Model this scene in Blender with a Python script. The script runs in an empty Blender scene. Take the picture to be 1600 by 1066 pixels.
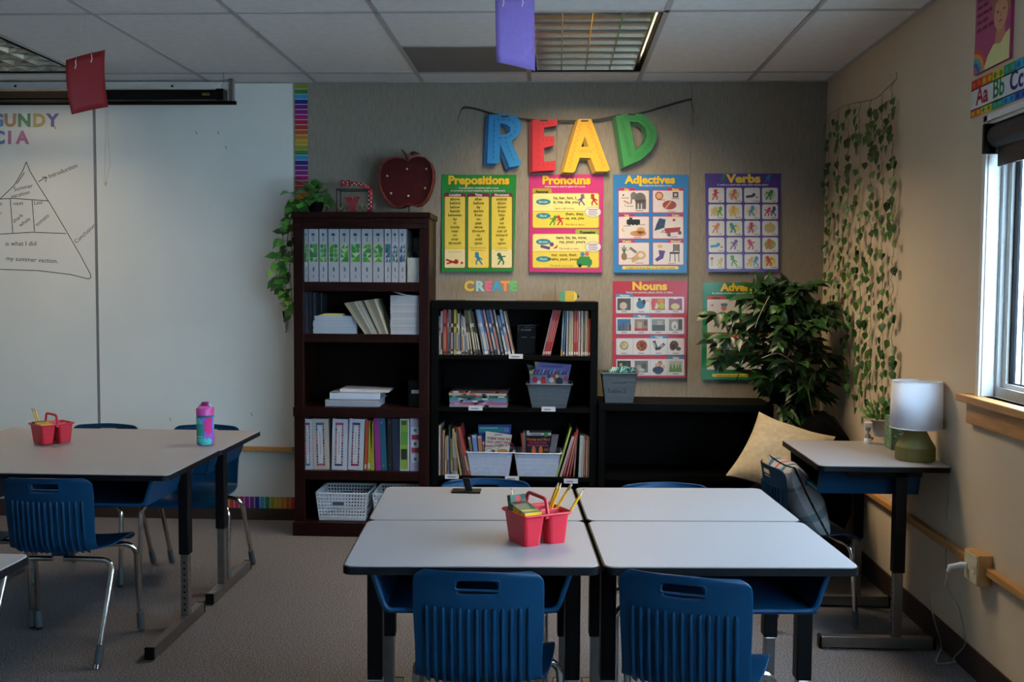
import bpy, math, random
from mathutils import Vector, Matrix
from mathutils.geometry import tessellate_polygon
C = bpy.context.scene
COL = C.collection
R = random.Random(11)
V = Vector
rad = math.radians

# ------------------------------------------------------------------ camera, world, exposure
SKY = 28.0
EXPO = 0.0
LAMPC = (1.0, 0.79, 0.52)
LAMP1 = 122
LAMP2 = 34
FPX, YAW, PITCH, ROLL, EYE = 1575.0, rad(2.49), rad(3.23), rad(0.39), 1.388
_r = V((math.cos(YAW), math.sin(YAW), 0)); _f = V((-math.sin(YAW), math.cos(YAW), 0)); _u = V((0, 0, 1))
CF = _f * math.cos(PITCH) - _u * math.sin(PITCH); _u2 = _f * math.sin(PITCH) + _u * math.cos(PITCH)
CR = _r * math.cos(ROLL) + _u2 * math.sin(ROLL); CU = _u2 * math.cos(ROLL) - _r * math.sin(ROLL)
EYEP = V((0, 0, EYE))
cd = bpy.data.cameras.new('camera'); cam = bpy.data.objects.new('camera', cd); COL.objects.link(cam)
cd.sensor_width = 36; cd.lens = FPX / 1600 * 36; cd.clip_start = 0.05; cd.clip_end = 100
mw = Matrix.Identity(4)
for i in range(3):
    mw[i][0], mw[i][1], mw[i][2], mw[i][3] = CR[i], CU[i], -CF[i], EYEP[i]
cam.matrix_world = mw
C.camera = cam
w = bpy.data.worlds.new('sky'); C.world = w; w.use_nodes = True
bg = w.node_tree.nodes['Background']; bg.inputs[0].default_value = (0.54, 0.76, 1.0, 1); bg.inputs[1].default_value = SKY
C.view_settings.view_transform = 'Standard'; C.view_settings.look = 'None'
C.view_settings.gamma = 1; C.view_settings.use_curve_mapping = False
C.view_settings.exposure = EXPO
C.cycles.max_bounces = 8; C.cycles.diffuse_bounces = 5; C.cycles.glossy_bounces = 4
C.cycles.caustics_reflective = False; C.cycles.caustics_refractive = False

def ray(px, py): return CF + CR * ((px - 800) / FPX) - CU * ((py - 533) / FPX)
def at(px, py, Y):            # point of the plane y = Y seen at a photo pixel
    d = ray(px, py); return EYEP + d * (Y / d.y)
def atx(px, py, X): d = ray(px, py); return EYEP + d * (X / d.x)
def atz(px, py, z): d = ray(px, py); return EYEP + d * ((z - EYE) / d.z)

# ------------------------------------------------------------------ room numbers (metres)
WY, WX, CZ, TILE, GX0 = 5.767, 1.502, 2.5305, 0.6096, -0.769
XL, YF = -5.2, -2.6           # far left wall, wall behind
T1 = 5.514                    # first cross tee; the cut row of tiles lies between it and the wall

# ------------------------------------------------------------------ colours and materials
def lin(c): return c / 12.92 if c <= 0.04045 else ((c + 0.055) / 1.055) ** 2.4
def hx(s):
    if not isinstance(s, str): return s
    s = s.lstrip('#'); return tuple(lin(int(s[i:i + 2], 16) / 255) for i in (0, 2, 4)) + (1.0,)
MATS = {}
def mat(name, col='#808080', rough=0.5, metal=0.0, vc=False, noise=None, bump=None, coat=0, spec=0.5, trans=0, stretch=(1, 1, 1), ramp=None, sheen=0):
    if name in MATS: return MATS[name]
    m = bpy.data.materials.new(name); m.use_nodes = True; nt = m.node_tree; N = nt.nodes; L = nt.links
    b = N['Principled BSDF']
    b.inputs['Roughness'].default_value = rough; b.inputs['Metallic'].default_value = metal
    b.inputs['Specular IOR Level'].default_value = spec; b.inputs['Coat Weight'].default_value = coat
    b.inputs['Transmission Weight'].default_value = trans; b.inputs['Sheen Weight'].default_value = sheen
    tc = N.new('ShaderNodeTexCoord'); mp = N.new('ShaderNodeMapping'); mp.inputs['Scale'].default_value = stretch
    L.new(tc.outputs['Object'], mp.inputs['Vector'])
    src = None
    if vc:
        a = N.new('ShaderNodeVertexColor'); a.layer_name = 'Col'; src = a.outputs['Color']
    sc, amt = noise or (60, 0.06)
    n = N.new('ShaderNodeTexNoise'); n.inputs['Scale'].default_value = sc; n.inputs['Detail'].default_value = 4
    L.new(mp.outputs[0], n.inputs['Vector'])
    if ramp:
        cr = N.new('ShaderNodeValToRGB'); cr.color_ramp.elements[0].position = ramp[0]; cr.color_ramp.elements[1].position = ramp[1]
        cr.color_ramp.elements[0].color = hx(ramp[2]); cr.color_ramp.elements[1].color = hx(ramp[3])
        L.new(n.outputs['Fac'], cr.inputs[0]); L.new(cr.outputs[0], b.inputs['Base Color'])
    else:
        mx = N.new('ShaderNodeMix'); mx.data_type = 'RGBA'; mx.blend_type = 'MULTIPLY'; mx.inputs[0].default_value = 1
        mr = N.new('ShaderNodeMapRange'); mr.inputs[3].default_value = 1 - amt; mr.inputs[4].default_value = 1 + amt
        mr.inputs[1].default_value = 0.3; mr.inputs[2].default_value = 0.7
        L.new(n.outputs['Fac'], mr.inputs[0]); L.new(mr.outputs[0], mx.inputs[7])
        if src: L.new(src, mx.inputs[6])
        else: mx.inputs[6].default_value = hx(col)
        L.new(mx.outputs[2], b.inputs['Base Color'])
    if bump:
        nb = N.new('ShaderNodeTexNoise'); nb.inputs['Scale'].default_value = bump[0]; nb.inputs['Detail'].default_value = 3
        L.new(mp.outputs[0], nb.inputs['Vector'])
        bn = N.new('ShaderNodeBump'); bn.inputs['Strength'].default_value = bump[1]; bn.inputs['Distance'].default_value = bump[2]
        L.new(nb.outputs['Fac'], bn.inputs['Height']); L.new(bn.outputs[0], b.inputs['Normal'])
    MATS[name] = m
    return m
CARPET = mat('carpet', noise=(190, .4), bump=(260, .9, .006), rough=.95, spec=.1, ramp=(.36, .66, '#3f3d3f', '#8a888b'))
TACK = mat('tackboard_fabric', '#877f72', rough=.9, noise=(38, .17), stretch=(9, 1, .55), bump=(55, .35, .003), spec=.15)
PAINT = mat('beige_wall_paint', '#cdbaa0', rough=.6, noise=(3, .03), bump=(220, .15, .002), spec=.15)
PAINTW = mat('white_wall_paint', '#c4c2ba', rough=.6, noise=(3, .03))
WB = mat('whiteboard_enamel', '#dddbd4', rough=.32, noise=(2.2, .035), spec=.45)
CEIL = mat('ceiling_tile', '#dbdad9', rough=.95, noise=(24, .05), bump=(150, .35, .004), spec=.1)
TBAR = mat('grid_paint', '#a9a9a9', rough=.6)
DARKP = mat('dark_ceiling_panel', '#6e6c68', rough=.9, noise=(90, .1))
BASEB = mat('brown_rubber', '#2a1911', rough=.6)
WOOD = mat('honey_wood', '#b9854a', rough=.45, noise=(9, .16), stretch=(8, .6, 8))
MAHOG = mat('mahogany_veneer', '#1e0806', rough=.45, noise=(7, .3), stretch=(7, 7, .6), spec=.15)
BLACKL = mat('black_laminate', '#030404', rough=.55, noise=(14, .12), spec=.07)
VC = mat('printed_colour', vc=True, rough=.55, noise=(40, .03))
VCG = mat('glossy_printed_colour', vc=True, rough=.3, noise=(40, .03))
VCM = mat('matt_paper', vc=True, rough=.85, noise=(60, .05), spec=.2)
LEAF = mat('leaf', vc=True, rough=.42, noise=(50, .14), spec=.4)
BLUEP = mat('blue_plastic', '#042f4c', spec=.2, rough=.38, noise=(12, .06), bump=(420, .12, .001))
CHROME = mat('chrome_tube', '#c9c6c0', rough=.16, metal=1, noise=(30, .04))
DKM = mat('black_metal', '#08080a', rough=.45, noise=(40, .1), spec=.15)
STEEL = mat('brushed_steel', '#8a8580', rough=.3, metal=.9, noise=(30, .1))
GREYR = mat('grey_rubber', '#3f474d', rough=.6)
LAM = mat('speckled_grey_laminate', '#969090', rough=.36, noise=(160, .035), spec=.45)
EDGE = mat('black_edge_rubber', '#0b0c10', rough=.45, spec=.15)
REDP = mat('red_plastic', '#c31a2e', rough=.36, noise=(30, .03))
LOUV = mat('polished_louver', '#9c968a', rough=.13, metal=1)
BLKP = mat('black_plastic', '#060607', rough=.45, spec=.15)
WHTP = mat('white_plastic', '#d8dae0', rough=.45)
WHTM = mat('white_trim_paint', '#d4d2cd', rough=.4)

# ------------------------------------------------------------------ glyphs of the built-in font
CH = ''.join(chr(i) for i in range(33, 127))
GL = {}
def load_glyphs(bold):
    tmp = []
    def t(s):
        c = bpy.data.curves.new('g', 'FONT'); c.body = s; c.resolution_u = 3; c.offset = bold
        o = bpy.data.objects.new('g', c); COL.objects.link(o); tmp.append(o); return o
    a = [(c, t(c), t('|' + c + '|')) for c in CH + ' ']; b = t('||')
    bpy.context.view_layer.update(); dg = bpy.context.evaluated_depsgraph_get()
    def wid(o):
        bb = o.evaluated_get(dg).bound_box; return max(p[0] for p in bb) - min(p[0] for p in bb)
    w0 = wid(b); G = {}
    for c, o, o2 in a:
        adv = wid(o2) - w0
        if c == ' ': G[c] = ([], [], adv); continue
        me = o.evaluated_get(dg).to_mesh()
        G[c] = ([tuple(v.co[:2]) for v in me.vertices], [tuple(p.vertices) for p in me.polygons], adv)
        o.evaluated_get(dg).to_mesh_clear()
    for o in tmp:
        c = o.data; bpy.data.objects.remove(o); bpy.data.curves.remove(c)
    GL[bold] = G
for _b in (0.0, 0.02, 0.045): load_glyphs(_b)

# ------------------------------------------------------------------ mesh builder
def rrect(x0, y0, x1, y1, r, n=4):
    r = min(r, abs(x1 - x0) / 2, abs(y1 - y0) / 2); P = []
    for cx, cy, a0 in ((x1 - r, y1 - r, 0), (x0 + r, y1 - r, 90), (x0 + r, y0 + r, 180), (x1 - r, y0 + r, 270)):
        for k in range(n + 1):
            a = rad(a0 + 90 * k / n); P.append((cx + r * math.cos(a), cy + r * math.sin(a)))
    return P
def ring(cx, cy, rx, ry, n=20, a0=0, a1=360):
    return [(cx + rx * math.cos(rad(a0 + (a1 - a0) * k / n)), cy + ry * math.sin(rad(a0 + (a1 - a0) * k / n))) for k in range(n if a1 - a0 == 360 else n + 1)]
def wpos(o):
    p = V((0, 0, 0))
    while o: p = p + o.location; o = o.parent
    return p
class MB:
    k = 1.0      # colour multiplier; darkens book colours against strong light, and tones down prints
    def __init__(s, M=None): s.v = []; s.f = []; s.c = []; s.s = []; s.M = M or Matrix.Identity(4)
    def add(s, vs, fs, c='#808080', sm=False):
        n = len(s.v); c = hx(c); c = c if s.k == 1 else tuple(q * s.k for q in c[:3]) + (1.0,); s.v += [s.M @ V(p) for p in vs]
        for f in fs: s.f.append([i + n for i in f]); s.c.append(c); s.s.append(sm)
        return s
    def box(s, x0, x1, y0, y1, z0, z1, c='#808080'):
        return s.hexa([(x0, y0, z0), (x1, y0, z0), (x1, y1, z0), (x0, y1, z0), (x0, y0, z1), (x1, y0, z1), (x1, y1, z1), (x0, y1, z1)], c)
    def hexa(s, p, c='#808080'):
        return s.add(p, [(0, 3, 2, 1), (4, 5, 6, 7), (0, 1, 5, 4), (1, 2, 6, 5), (2, 3, 7, 6), (3, 0, 4, 7)], c)
    def obox(s, o, U, W, N, c='#808080'):   # box from a corner and three edge vectors
        o, U, W, N = V(o), V(U), V(W), V(N)
        return s.hexa([o, o + U, o + U + W, o + W, o + N, o + U + N, o + U + W + N, o + W + N], c)
    def prism(s, poly, O, U, W, N, c='#808080', cs=None, holes=(), sm=False):   # polygon in the U,W plane extruded along N (front cap at O+N)
        O, U, W, N = V(O), V(U), V(W), V(N); loops = [list(poly)] + [list(h) for h in holes]
        flat = [p for l in loops for p in l]; n = len(flat)
        if holes: tris = [tuple(t) for t in tessellate_polygon([[V((p[0], p[1], 0)) for p in l] for l in loops])]
        else: tris = [tuple(range(n))]
        vs = [O + U * p[0] + W * p[1] for p in flat]
        if N.length < 1e-9: return s.add(vs, tris, c)
        s.add([p + N for p in vs], tris, c)
        s.add(vs, [t[::-1] for t in tris], cs or c)
        k = 0
        for l in loops:
            m = len(l); q = vs[k:k + m] + [p + N for p in vs[k:k + m]]
            s.add(q, [(i, (i + 1) % m, m + (i + 1) % m, m + i) for i in range(m)], cs or c, sm); k += m
        return s
    def tube(s, P, r, n=8, c='#808080', cap=True, rs=None, sm=True):
        P = [V(p) for p in P]; m = len(P); vs = []; up = None
        for i, p in enumerate(P):
            t = (P[min(i + 1, m - 1)] - P[max(i - 1, 0)]).normalized()
            if up is None:
                up = t.orthogonal().normalized()
            up = (up - t * up.dot(t)).normalized(); b = t.cross(up); rr = rs[i] if rs else r
            vs += [p + (up * math.cos(2 * math.pi * k / n) + b * math.sin(2 * math.pi * k / n)) * rr for k in range(n)]
        fs = [(i * n + k, i * n + (k + 1) % n, (i + 1) * n + (k + 1) % n, (i + 1) * n + k) for i in range(m - 1) for k in range(n)]
        s.add(vs, fs, c, sm)
        if cap: s.add(vs[:n], [tuple(range(n))[::-1]], c); s.add(vs[-n:], [tuple(range(n))], c)
        return s
    def lathe(s, prof, o=(0, 0, 0), n=24, c='#808080', sm=True, flute=0, nf=0):
        o = V(o); m = len(prof); vs = []
        for (r, z) in prof:
            for k in range(n):
                a = 2 * math.pi * k / n; rr = r * (1 + (flute * (abs(math.sin(a * nf / 2)) - .5) if nf else 0))
                vs.append(o + V((rr * math.cos(a), rr * math.sin(a), z)))
        fs = [(i * n + k, i * n + (k + 1) % n, (i + 1) * n + (k + 1) % n, (i + 1) * n + k) for i in range(m - 1) for k in range(n)]
        s.add(vs, fs, c, sm)
        if prof[0][0] > 1e-4: s.add(vs[:n], [tuple(range(n))[::-1]], c)
        if prof[-1][0] > 1e-4: s.add(vs[-n:], [tuple(range(n))], c)
        return s
    def grid(s, fn, nu, nv, c='#808080', sm=True, skip=None, closed=False):
        vs = [fn(i, j) for j in range(nv) for i in range(nu)]
        nn = nu if closed else nu - 1
        fs = [(j * nu + i, j * nu + (i + 1) % nu, (j + 1) * nu + (i + 1) % nu, (j + 1) * nu + i) for j in range(nv - 1) for i in range(nn) if not (skip and skip(i, j))]
        return s.add(vs, fs, c, sm)
    def sphere(s, o, r, c='#808080', n=12, m=8):
        o = V(o); r = (r, r, r) if not hasattr(r, '__len__') else r
        return s.grid(lambda i, j: o + V((r[0] * math.sin(math.pi * j / (m - 1)) * math.cos(2 * math.pi * i / n), r[1] * math.sin(math.pi * j / (m - 1)) * math.sin(2 * math.pi * i / n), -r[2] * math.cos(math.pi * j / (m - 1)))), n, m, c, True, None, True)
    def leaf(s, o, d, nrm, L, Wd, c, droop=.25):
        o, d, nrm = V(o), V(d).normalized(), V(nrm); sd = d.cross(nrm)
        if sd.length < 1e-4: sd = d.orthogonal()
        sd.normalize(); nr = sd.cross(d).normalized()
        pr = ((0, 0), (.14, .36), (.36, .5), (.62, .36), (.85, .13), (1, 0)); vs = []
        for t, wd in pr:
            p = o + d * (L * t) - nr * (droop * L * t * t); vs.append(p)
            if wd: vs += [p + sd * (wd * Wd) + nr * (.22 * wd * Wd), p - sd * (wd * Wd) + nr * (.22 * wd * Wd)]
        fs = [(0, 2, 1), (0, 1, 3)]
        fs = [(0, 1, 2), (0, 3, 1)]
        for a in (1, 4, 7): fs += [(a, a + 3, a + 4, a + 1), (a, a + 2, a + 5, a + 3)]
        fs += [(10, 13, 11), (10, 12, 13)]
        return s.add(vs, fs, c, True)
    def text(s, t, O, U, W, size, c='#000000', align='C', bold=0.0, N=None):
        G = GL[bold]; O, U, W = V(O), V(U) * size, V(W) * size
        tw = sum(G.get(ch, G['?'])[2] for ch in t); x = {'C': -tw / 2, 'L': 0, 'R': -tw}[align]
        for ch in t:
            vs, fs, adv = G.get(ch, G['?'])
            if vs: s.add([O + U * (x + p[0]) + W * p[1] for p in vs], fs, c)
            x += adv
        return s
    def build(s, name, m, parent=None, bevel=0, subd=0, solid=0, warp=None):
        if warp: s.v = [warp(p) for p in s.v]
        o0 = wpos(parent)
        if parent is None and s.v:
            xs, ys, zs = zip(*[tuple(p) for p in s.v]); o0 = V(((min(xs) + max(xs)) / 2, (min(ys) + max(ys)) / 2, min(zs)))
        me = bpy.data.meshes.new(name); me.from_pydata([tuple(p - o0) for p in s.v], [], s.f)
        me.polygons.foreach_set('use_smooth', s.s)
        at_ = me.color_attributes.new('Col', 'FLOAT_COLOR', 'CORNER'); buf = []
        for p, c in zip(me.polygons, s.c): buf += list(c) * p.loop_total
        at_.data.foreach_set('color', buf)
        me.materials.append(m); me.validate(); me.update()
        o = bpy.data.objects.new(name, me); COL.objects.link(o); o.parent = parent
        if parent is None: o.location = o0
        if solid:
            k = o.modifiers.new('solid', 'SOLIDIFY'); k.thickness = solid; k.offset = 0
        if bevel:
            k = o.modifiers.new('bevel', 'BEVEL'); k.width = bevel; k.segments = 2; k.limit_method = 'ANGLE'; k.angle_limit = rad(50)
        if subd:
            k = o.modifiers.new('sub', 'SUBSURF'); k.levels = subd; k.render_levels = subd
        return o
class PR(MB):
    """artwork on a flat sheet: drawn in photo pixels on the sheet's own plane"""
    def __init__(s, mp, n): super().__init__(); s.mp = mp; s.n = V(n); s.L = 0; s.k = 1
    def P(s, x, y): return s.mp(x, y) + s.n * (s.L * .0003)
    def poly(s, pts, c): s.add([s.P(*p) for p in pts], [tuple(range(len(pts)))], c); return s
    def rect(s, x0, y0, x1, y1, c, r=0): return s.poly(rrect(x0, y0, x1, y1, r) if r else [(x0, y0), (x1, y0), (x1, y1), (x0, y1)], c)
    def ell(s, x, y, rx, ry, c, n=16): return s.poly(ring(x, y, rx, ry, n), c)
    def line(s, pts, wd, c):
        for a, b in zip(pts, pts[1:]):
            d = V((b[0] - a[0], b[1] - a[1])); l = d.length or 1; q = V((-d.y, d.x)) * (wd / 2 / l); e = d * (wd * .3 / l)
            s.poly([(a[0] - e.x + q.x, a[1] - e.y + q.y), (a[0] - e.x - q.x, a[1] - e.y - q.y), (b[0] + e.x - q.x, b[1] + e.y - q.y), (b[0] + e.x + q.x, b[1] + e.y + q.y)], c)
        return s
    def txt(s, t, x, y, size, c, align='C', bold=0.0, rot=0, xs=1.0):
        o = s.P(x, y); a = rad(rot)
        U = (s.P(x + 10, y) - o) / 10; W = -(s.P(x, y + 10) - o) / 10
        return s.text(t, o, (U * math.cos(a) + W * math.sin(a)) * xs, W * math.cos(a) - U * math.sin(a), size, c, align, bold)
    def fig(s, x, y, h, c, pose=0):     # small generic round-headed figure
        k = h / 10; q = ((-1, 1), (1, 1), (1, -1), (-1, -1), (-1, 1))[pose % 5]
        lean = ((0, 0), (1.2, 0), (-1.2, 0), (2.2, .8), (-2, .6))[pose % 5]
        hxp, hyp = x + lean[0] * k, y - 3.4 * k + lean[1] * k
        s.line([(x, y + .6 * k), (x + lean[0] * k * .6, y - 1.6 * k)], 2.3 * k, c)
        s.line([(x, y + .6 * k), (x - 1.7 * k, y + 2.6 * k), (x - 2.1 * k + q[0] * k * .6, y + 4.6 * k)], 1.2 * k, c)
        s.line([(x, y + .6 * k), (x + 1.5 * k, y + 2.5 * k), (x + 2 * k + q[0] * k * .8, y + 4.6 * k)], 1.2 * k, c)
        s.line([(x + lean[0] * k * .5, y - 1.4 * k), (x - 2.6 * k, y + q[1] * .9 * k - .4 * k)], 1.1 * k, c)
        s.line([(x + lean[0] * k * .5, y - 1.4 * k), (x + 2.8 * k, y - q[1] * 1.2 * k - .4 * k)], 1.1 * k, c)
        s.ell(hxp, hyp, 1.7 * k, 1.7 * k, c, 12); return s

# ------------------------------------------------------------------ scene bookkeeping
def tag(o, label, cat, group=None, kind=None):
    o['label'] = label; o['category'] = cat
    if group: o['group'] = group
    if kind: o['kind'] = kind
    return o
def thing(name, label, cat, loc=(0, 0, 0), group=None):
    o = bpy.data.objects.new(name, None); COL.objects.link(o); o.location = loc; o.empty_display_size = .1
    return tag(o, label, cat, group)
def struct(name, mb, m, bevel=0):
    o = mb.build(name, m, bevel=bevel); o['kind'] = 'structure'; return o
def dup(o, parent=None):
    c = o.copy(); COL.objects.link(c); c.parent = parent
    for ch in list(o.children): dup(ch, c)
    return c
ORD = ['first', 'second', 'third', 'fourth', 'fifth', 'sixth', 'seventh', 'eighth', 'ninth', 'tenth', 'eleventh', 'twelfth', 'thirteenth', 'fourteenth', 'fifteenth', 'sixteenth', 'seventeenth', 'eighteenth', 'nineteenth', 'twentieth', 'twenty-first', 'twenty-second', 'twenty-third', 'twenty-fourth']
def arc(pts, k=5, r=.04):       # polyline with rounded corners
    P = [V(p) for p in pts]; out = [P[0]]
    for a, b, c in zip(P, P[1:], P[2:]):
        d1, d2 = (a - b), (c - b); q = min(r, d1.length * .49, d2.length * .49); s, e = b + d1.normalized() * q, b + d2.normalized() * q
        for i in range(k + 1):
            t = i / k; out.append(s * (1 - t) ** 2 + b * 2 * t * (1 - t) + e * t * t)
    return out + [P[-1]]

# ================================================================== the room
WIN = [(1.55, 3.615), (-.65, 1.25), (-2.4, -.95)]      # right wall window openings (y range); last two are unseen, added for more daylight
WZ0, WZ1 = 1.005, 1.965
struct('floor', MB().box(XL - .1, WX + .15, YF - .1, WY + .1, -.1, 0), CARPET)
TX0 = at(460, 400, WY).x              # where the whiteboard wall meets the grey tack wall
bw = MB().box(XL - .1, TX0, WY, WY + .12, 0, CZ)
struct('wall_back_left', bw, PAINTW)
tk = MB(); xs = [TX0, at(660, 300, WY).x, at(869, 300, WY).x, at(1078, 300, WY).x, WX + .12]
for a, b in zip(xs, xs[1:]): tk.box(a + .0012, b - .0012, WY, WY + .1, 0, CZ)
tk.box(TX0, WX, WY + .008, WY + .12, 0, CZ)
struct('wall_back', tk, TACK)
rw = MB(); yy = YF - .1
for (a, b) in sorted(WIN):
    rw.box(WX, WX + .1, yy, a, 0, CZ); rw.box(WX, WX + .1, a, b, 0, WZ0); rw.box(WX, WX + .1, a, b, WZ1, CZ); yy = b
rw.box(WX, WX + .1, yy, WY + .1, 0, CZ)
struct('wall_right', rw, PAINT)
struct('wall_left', MB().box(XL - .12, XL, YF - .1, WY + .1, 0, CZ), PAINTW)
struct('wall_front', MB().box(XL - .1, WX + .1, YF - .12, YF, 0, CZ), PAINTW)
struct('baseboard_back', MB().box(XL, WX, WY - .008, WY, 0, .1), BASEB)
struct('baseboard_right', MB().box(WX - .008, WX, YF, WY - .008, 0, .1), BASEB)
# ceiling of tiles, with openings for the two light fixtures
cols = [GX0 + TILE * k for k in range(-8, 4)]; cols = [c for c in cols if c > XL]
ex = [XL] + cols + [WX]; ey = [WY, T1]
while ey[-1] - 2 * TILE > YF: ey.append(ey[-1] - 2 * TILE)
ey.append(YF); FIX = [(GX0 + TILE, 4.295), (GX0 - 4 * TILE, 4.295)]; ce = MB(); gr = MB()
for i in range(len(ex) - 1):
    for j in range(len(ey) - 1):
        x0, x1, y1, y0 = ex[i], ex[i + 1], ey[j], ey[j + 1]
        if any(abs(x0 - fx) < .02 and abs(y0 - fy) < .02 for fx, fy in FIX): continue
        if abs(x0 - GX0) < .01 and abs(y0 - 4.295) < .02:
            ce.box(x0 + .002, x1 - .002, y0 + .002, y0 + TILE - .002, CZ, CZ + .02); continue
        ce.box(x0 + .002, x1 - .002, y0 + .002, y1 - .002, CZ, CZ + .02)
ce.box(XL - .1, WX + .1, YF - .12, WY + .12, CZ + .2, CZ + .25)
struct('ceiling', ce, CEIL)
for x in cols: gr.box(x - .012, x + .012, YF, WY, CZ - .003, CZ + .018)
for y in ey[1:-1]: gr.box(XL, WX, y - .012, y + .012, CZ - .003, CZ + .018)
gr.box(GX0, GX0 + TILE, 4.295 + TILE - .012, 4.295 + TILE + .012, CZ - .003, CZ + .018)
gr.box(WX - .02, WX, YF, WY, CZ - .004, CZ + .01); gr.box(XL, WX, WY - .02, WY, CZ - .004, CZ + .01)
struct('trim_1', gr, TBAR)
tag(MB().box(GX0 + .013, GX0 + TILE - .013, 4.295 + TILE + .013, T1 - .013, CZ, CZ + .02).build('ceiling_panel', DARKP), 'dark grey square panel set in the ceiling grid left of the purple sheet', 'panel')
hk = MB(); p = at(404, 52, 4.6); q = V((p.x, p.y, CZ))
hk.tube([q, p + V((0, 0, .025)), p, p + V((.006, 0, -.014)), p + V((-.004, 0, -.022)), p + V((-.01, 0, -.012))], .0013, 5)
tag(hk.build('ceiling_hook', STEEL), 'small bare wire hook hanging from the ceiling grid above the whiteboard', 'hook')

def fixture(fx, fy, label, power):
    t = thing('ceiling_light', label, 'light', (fx + TILE / 2, fy + TILE, CZ), 'recessed louvered ceiling lights')
    x0, x1, y0, y1 = fx + .018, fx + TILE - .018, fy + .018, fy + 2 * TILE - .018; h = .15
    b = MB().box(x0, x1, y0, y1, CZ + h, CZ + h + .01); b.box(x0 - .006, x0, y0, y1, CZ, CZ + h); b.box(x1, x1 + .006, y0, y1, CZ, CZ + h)
    b.box(x0, x1, y0 - .006, y0, CZ, CZ + h); b.box(x0, x1, y1, y1 + .006, CZ, CZ + h)
    b.build('housing', DKM, t)
    g = MB(); lx0, lx1, ly0, ly1 = x0 + .03, x1 - .03, y0 + .02, y1 - .02; H0, H1 = CZ + .004, CZ + .06
    nx, ny = 4, 8
    def blade(a, b, d, th):
        # closed wedge: narrow foot, wide shoulder, slightly hollow flanks
        a, b, d = V(a), V(b), V(d); pr = [(-.0025, H0), (.0025, H0), (th * .35, H0 + .024), (th, H1), (-th, H1), (-th * .35, H0 + .024)]
        vs = [V((p.x + d.x * o, p.y + d.y * o, z)) for p in (a, b) for o, z in pr]
        g.add(vs, [(i, (i + 1) % 6, 6 + (i + 1) % 6, 6 + i) for i in range(6)] + [tuple(range(6))[::-1], tuple(range(6, 12))])
    for i in range(nx + 1): x = lx0 + (lx1 - lx0) * i / nx; blade((x, ly0, 0), (x, ly1, 0), (1, 0, 0), .014)
    for j in range(ny + 1): y = ly0 + (ly1 - ly0) * j / ny; blade((lx0, y, 0), (lx1, y, 0), (0, 1, 0), .019)
    g.build('louver', LOUV, t)
    l = bpy.data.lights.new('lamp', 'AREA'); l.shape = 'RECTANGLE'; l.size = lx1 - lx0; l.size_y = ly1 - ly0; l.energy = power; l.color = LAMPC
    o = bpy.data.objects.new('lamp', l); COL.objects.link(o); o.parent = t; o.location = (0, 0, .078)
    return t
fixture(*FIX[0], 'recessed louvered ceiling light beside the purple hanging sheet', LAMP1)
fixture(*FIX[1], 'recessed louvered ceiling light behind the red hanging sheet', LAMP2)

# whiteboard with its writing
wl = at(157, 690, WY).x
WBT, WBB = CZ - .01, at(400, 697, WY).z
t = thing('whiteboard', 'large white dry-erase board covered with a student writing triangle', 'whiteboard', (-2.6, WY, WBB))
MB().box(wl + .008, TX0 - .003, WY - .012, WY - .0005, WBB, WBT).build('board_panel', WB, t)
MB().box(XL + .1, wl - .008, WY - .012, WY - .0005, WBB, WBT).build('board_panel', WB, t)
MB().box(wl - .0075, wl + .0075, WY - .014, WY - .0005, WBB, WBT).build('seam_strip', mat('grey_strip_paint', '#77777a', rough=.5), t)
wr = PR(lambda x, y: at(x, y, WY - .0128), (0, -1, 0)); K = '#23221f'
def wl_(pts, wd=1.1): wr.line(pts, wd, K)
wl_([(-160, 430), (-30, 345), (3, 308), (22, 290), (35, 268), (41, 253), (47, 268), (60, 290), (78, 318), (100, 355), (125, 398), (141, 428), (142, 434), (138, 436), (110, 429), (60, 423), (0, 421), (-160, 425)])
wl_([(-100, 312), (2, 311), (20, 310), (76, 314)]); wl_([(16, 311), (20, 364)]); wl_([(50, 312), (54, 362)]); wl_([(-140, 366), (0, 366), (50, 363), (103, 365)])
wl_([(26, 287), (32, 279), (38, 270)]); wr.build('triangle_outline', VCM, t); wr = PR(wr.mp, wr.n); wl_([(60, 284), (72, 277)]); wl_([(66, 277), (73, 277), (71, 284)]); wr.build('arrow', VCM, t); wr = PR(wr.mp, wr.n)
for s_, x, y, sz, ro in (('Introduction', 77, 279, 9.5, 22), ('Summer', 22, 299, 9, 12), ('vacation', 18, 310, 9, 14), ('next', 21, 321, 8.5, 4), ('Last', 53, 320, 8.5, 6), ('First', -12, 322, 8.5, 4), ('shark', 22, 349, 8.5, 38), ('whale', 32, 355, 8.5, 36), ('tomato', 58, 354, 8.5, 40), ('man', -8, 343, 8.5, 40), ('is what I did', 8, 384, 10, 0), ('This', -30, 384, 10, 0), ('my summer vaction.', 9, 407, 10, -3), ('for', -14, 407, 10, 0), ('Conclusion', 119, 381, 9, 42)):
    wq = PR(wr.mp, wr.n); wq.txt(s_, x, y, sz, K, 'L', 0.0, ro); wq.build('handwritten_word', VCM, t)
for x, y in ((306, 205), (340, 205), (352, 228), (265, 653), (392, 645), (85, 197)): wl_([(x, y), (x + 2, y + 5)], .8); wr.build('marker_tick', VCM, t); wr = PR(wr.mp, wr.n)
struct('trim_2', MB().box(XL + .1, TX0 - .01, WY - .03, WY, at(415, 705, WY).z, WBB), WOOD, .004)
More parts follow.
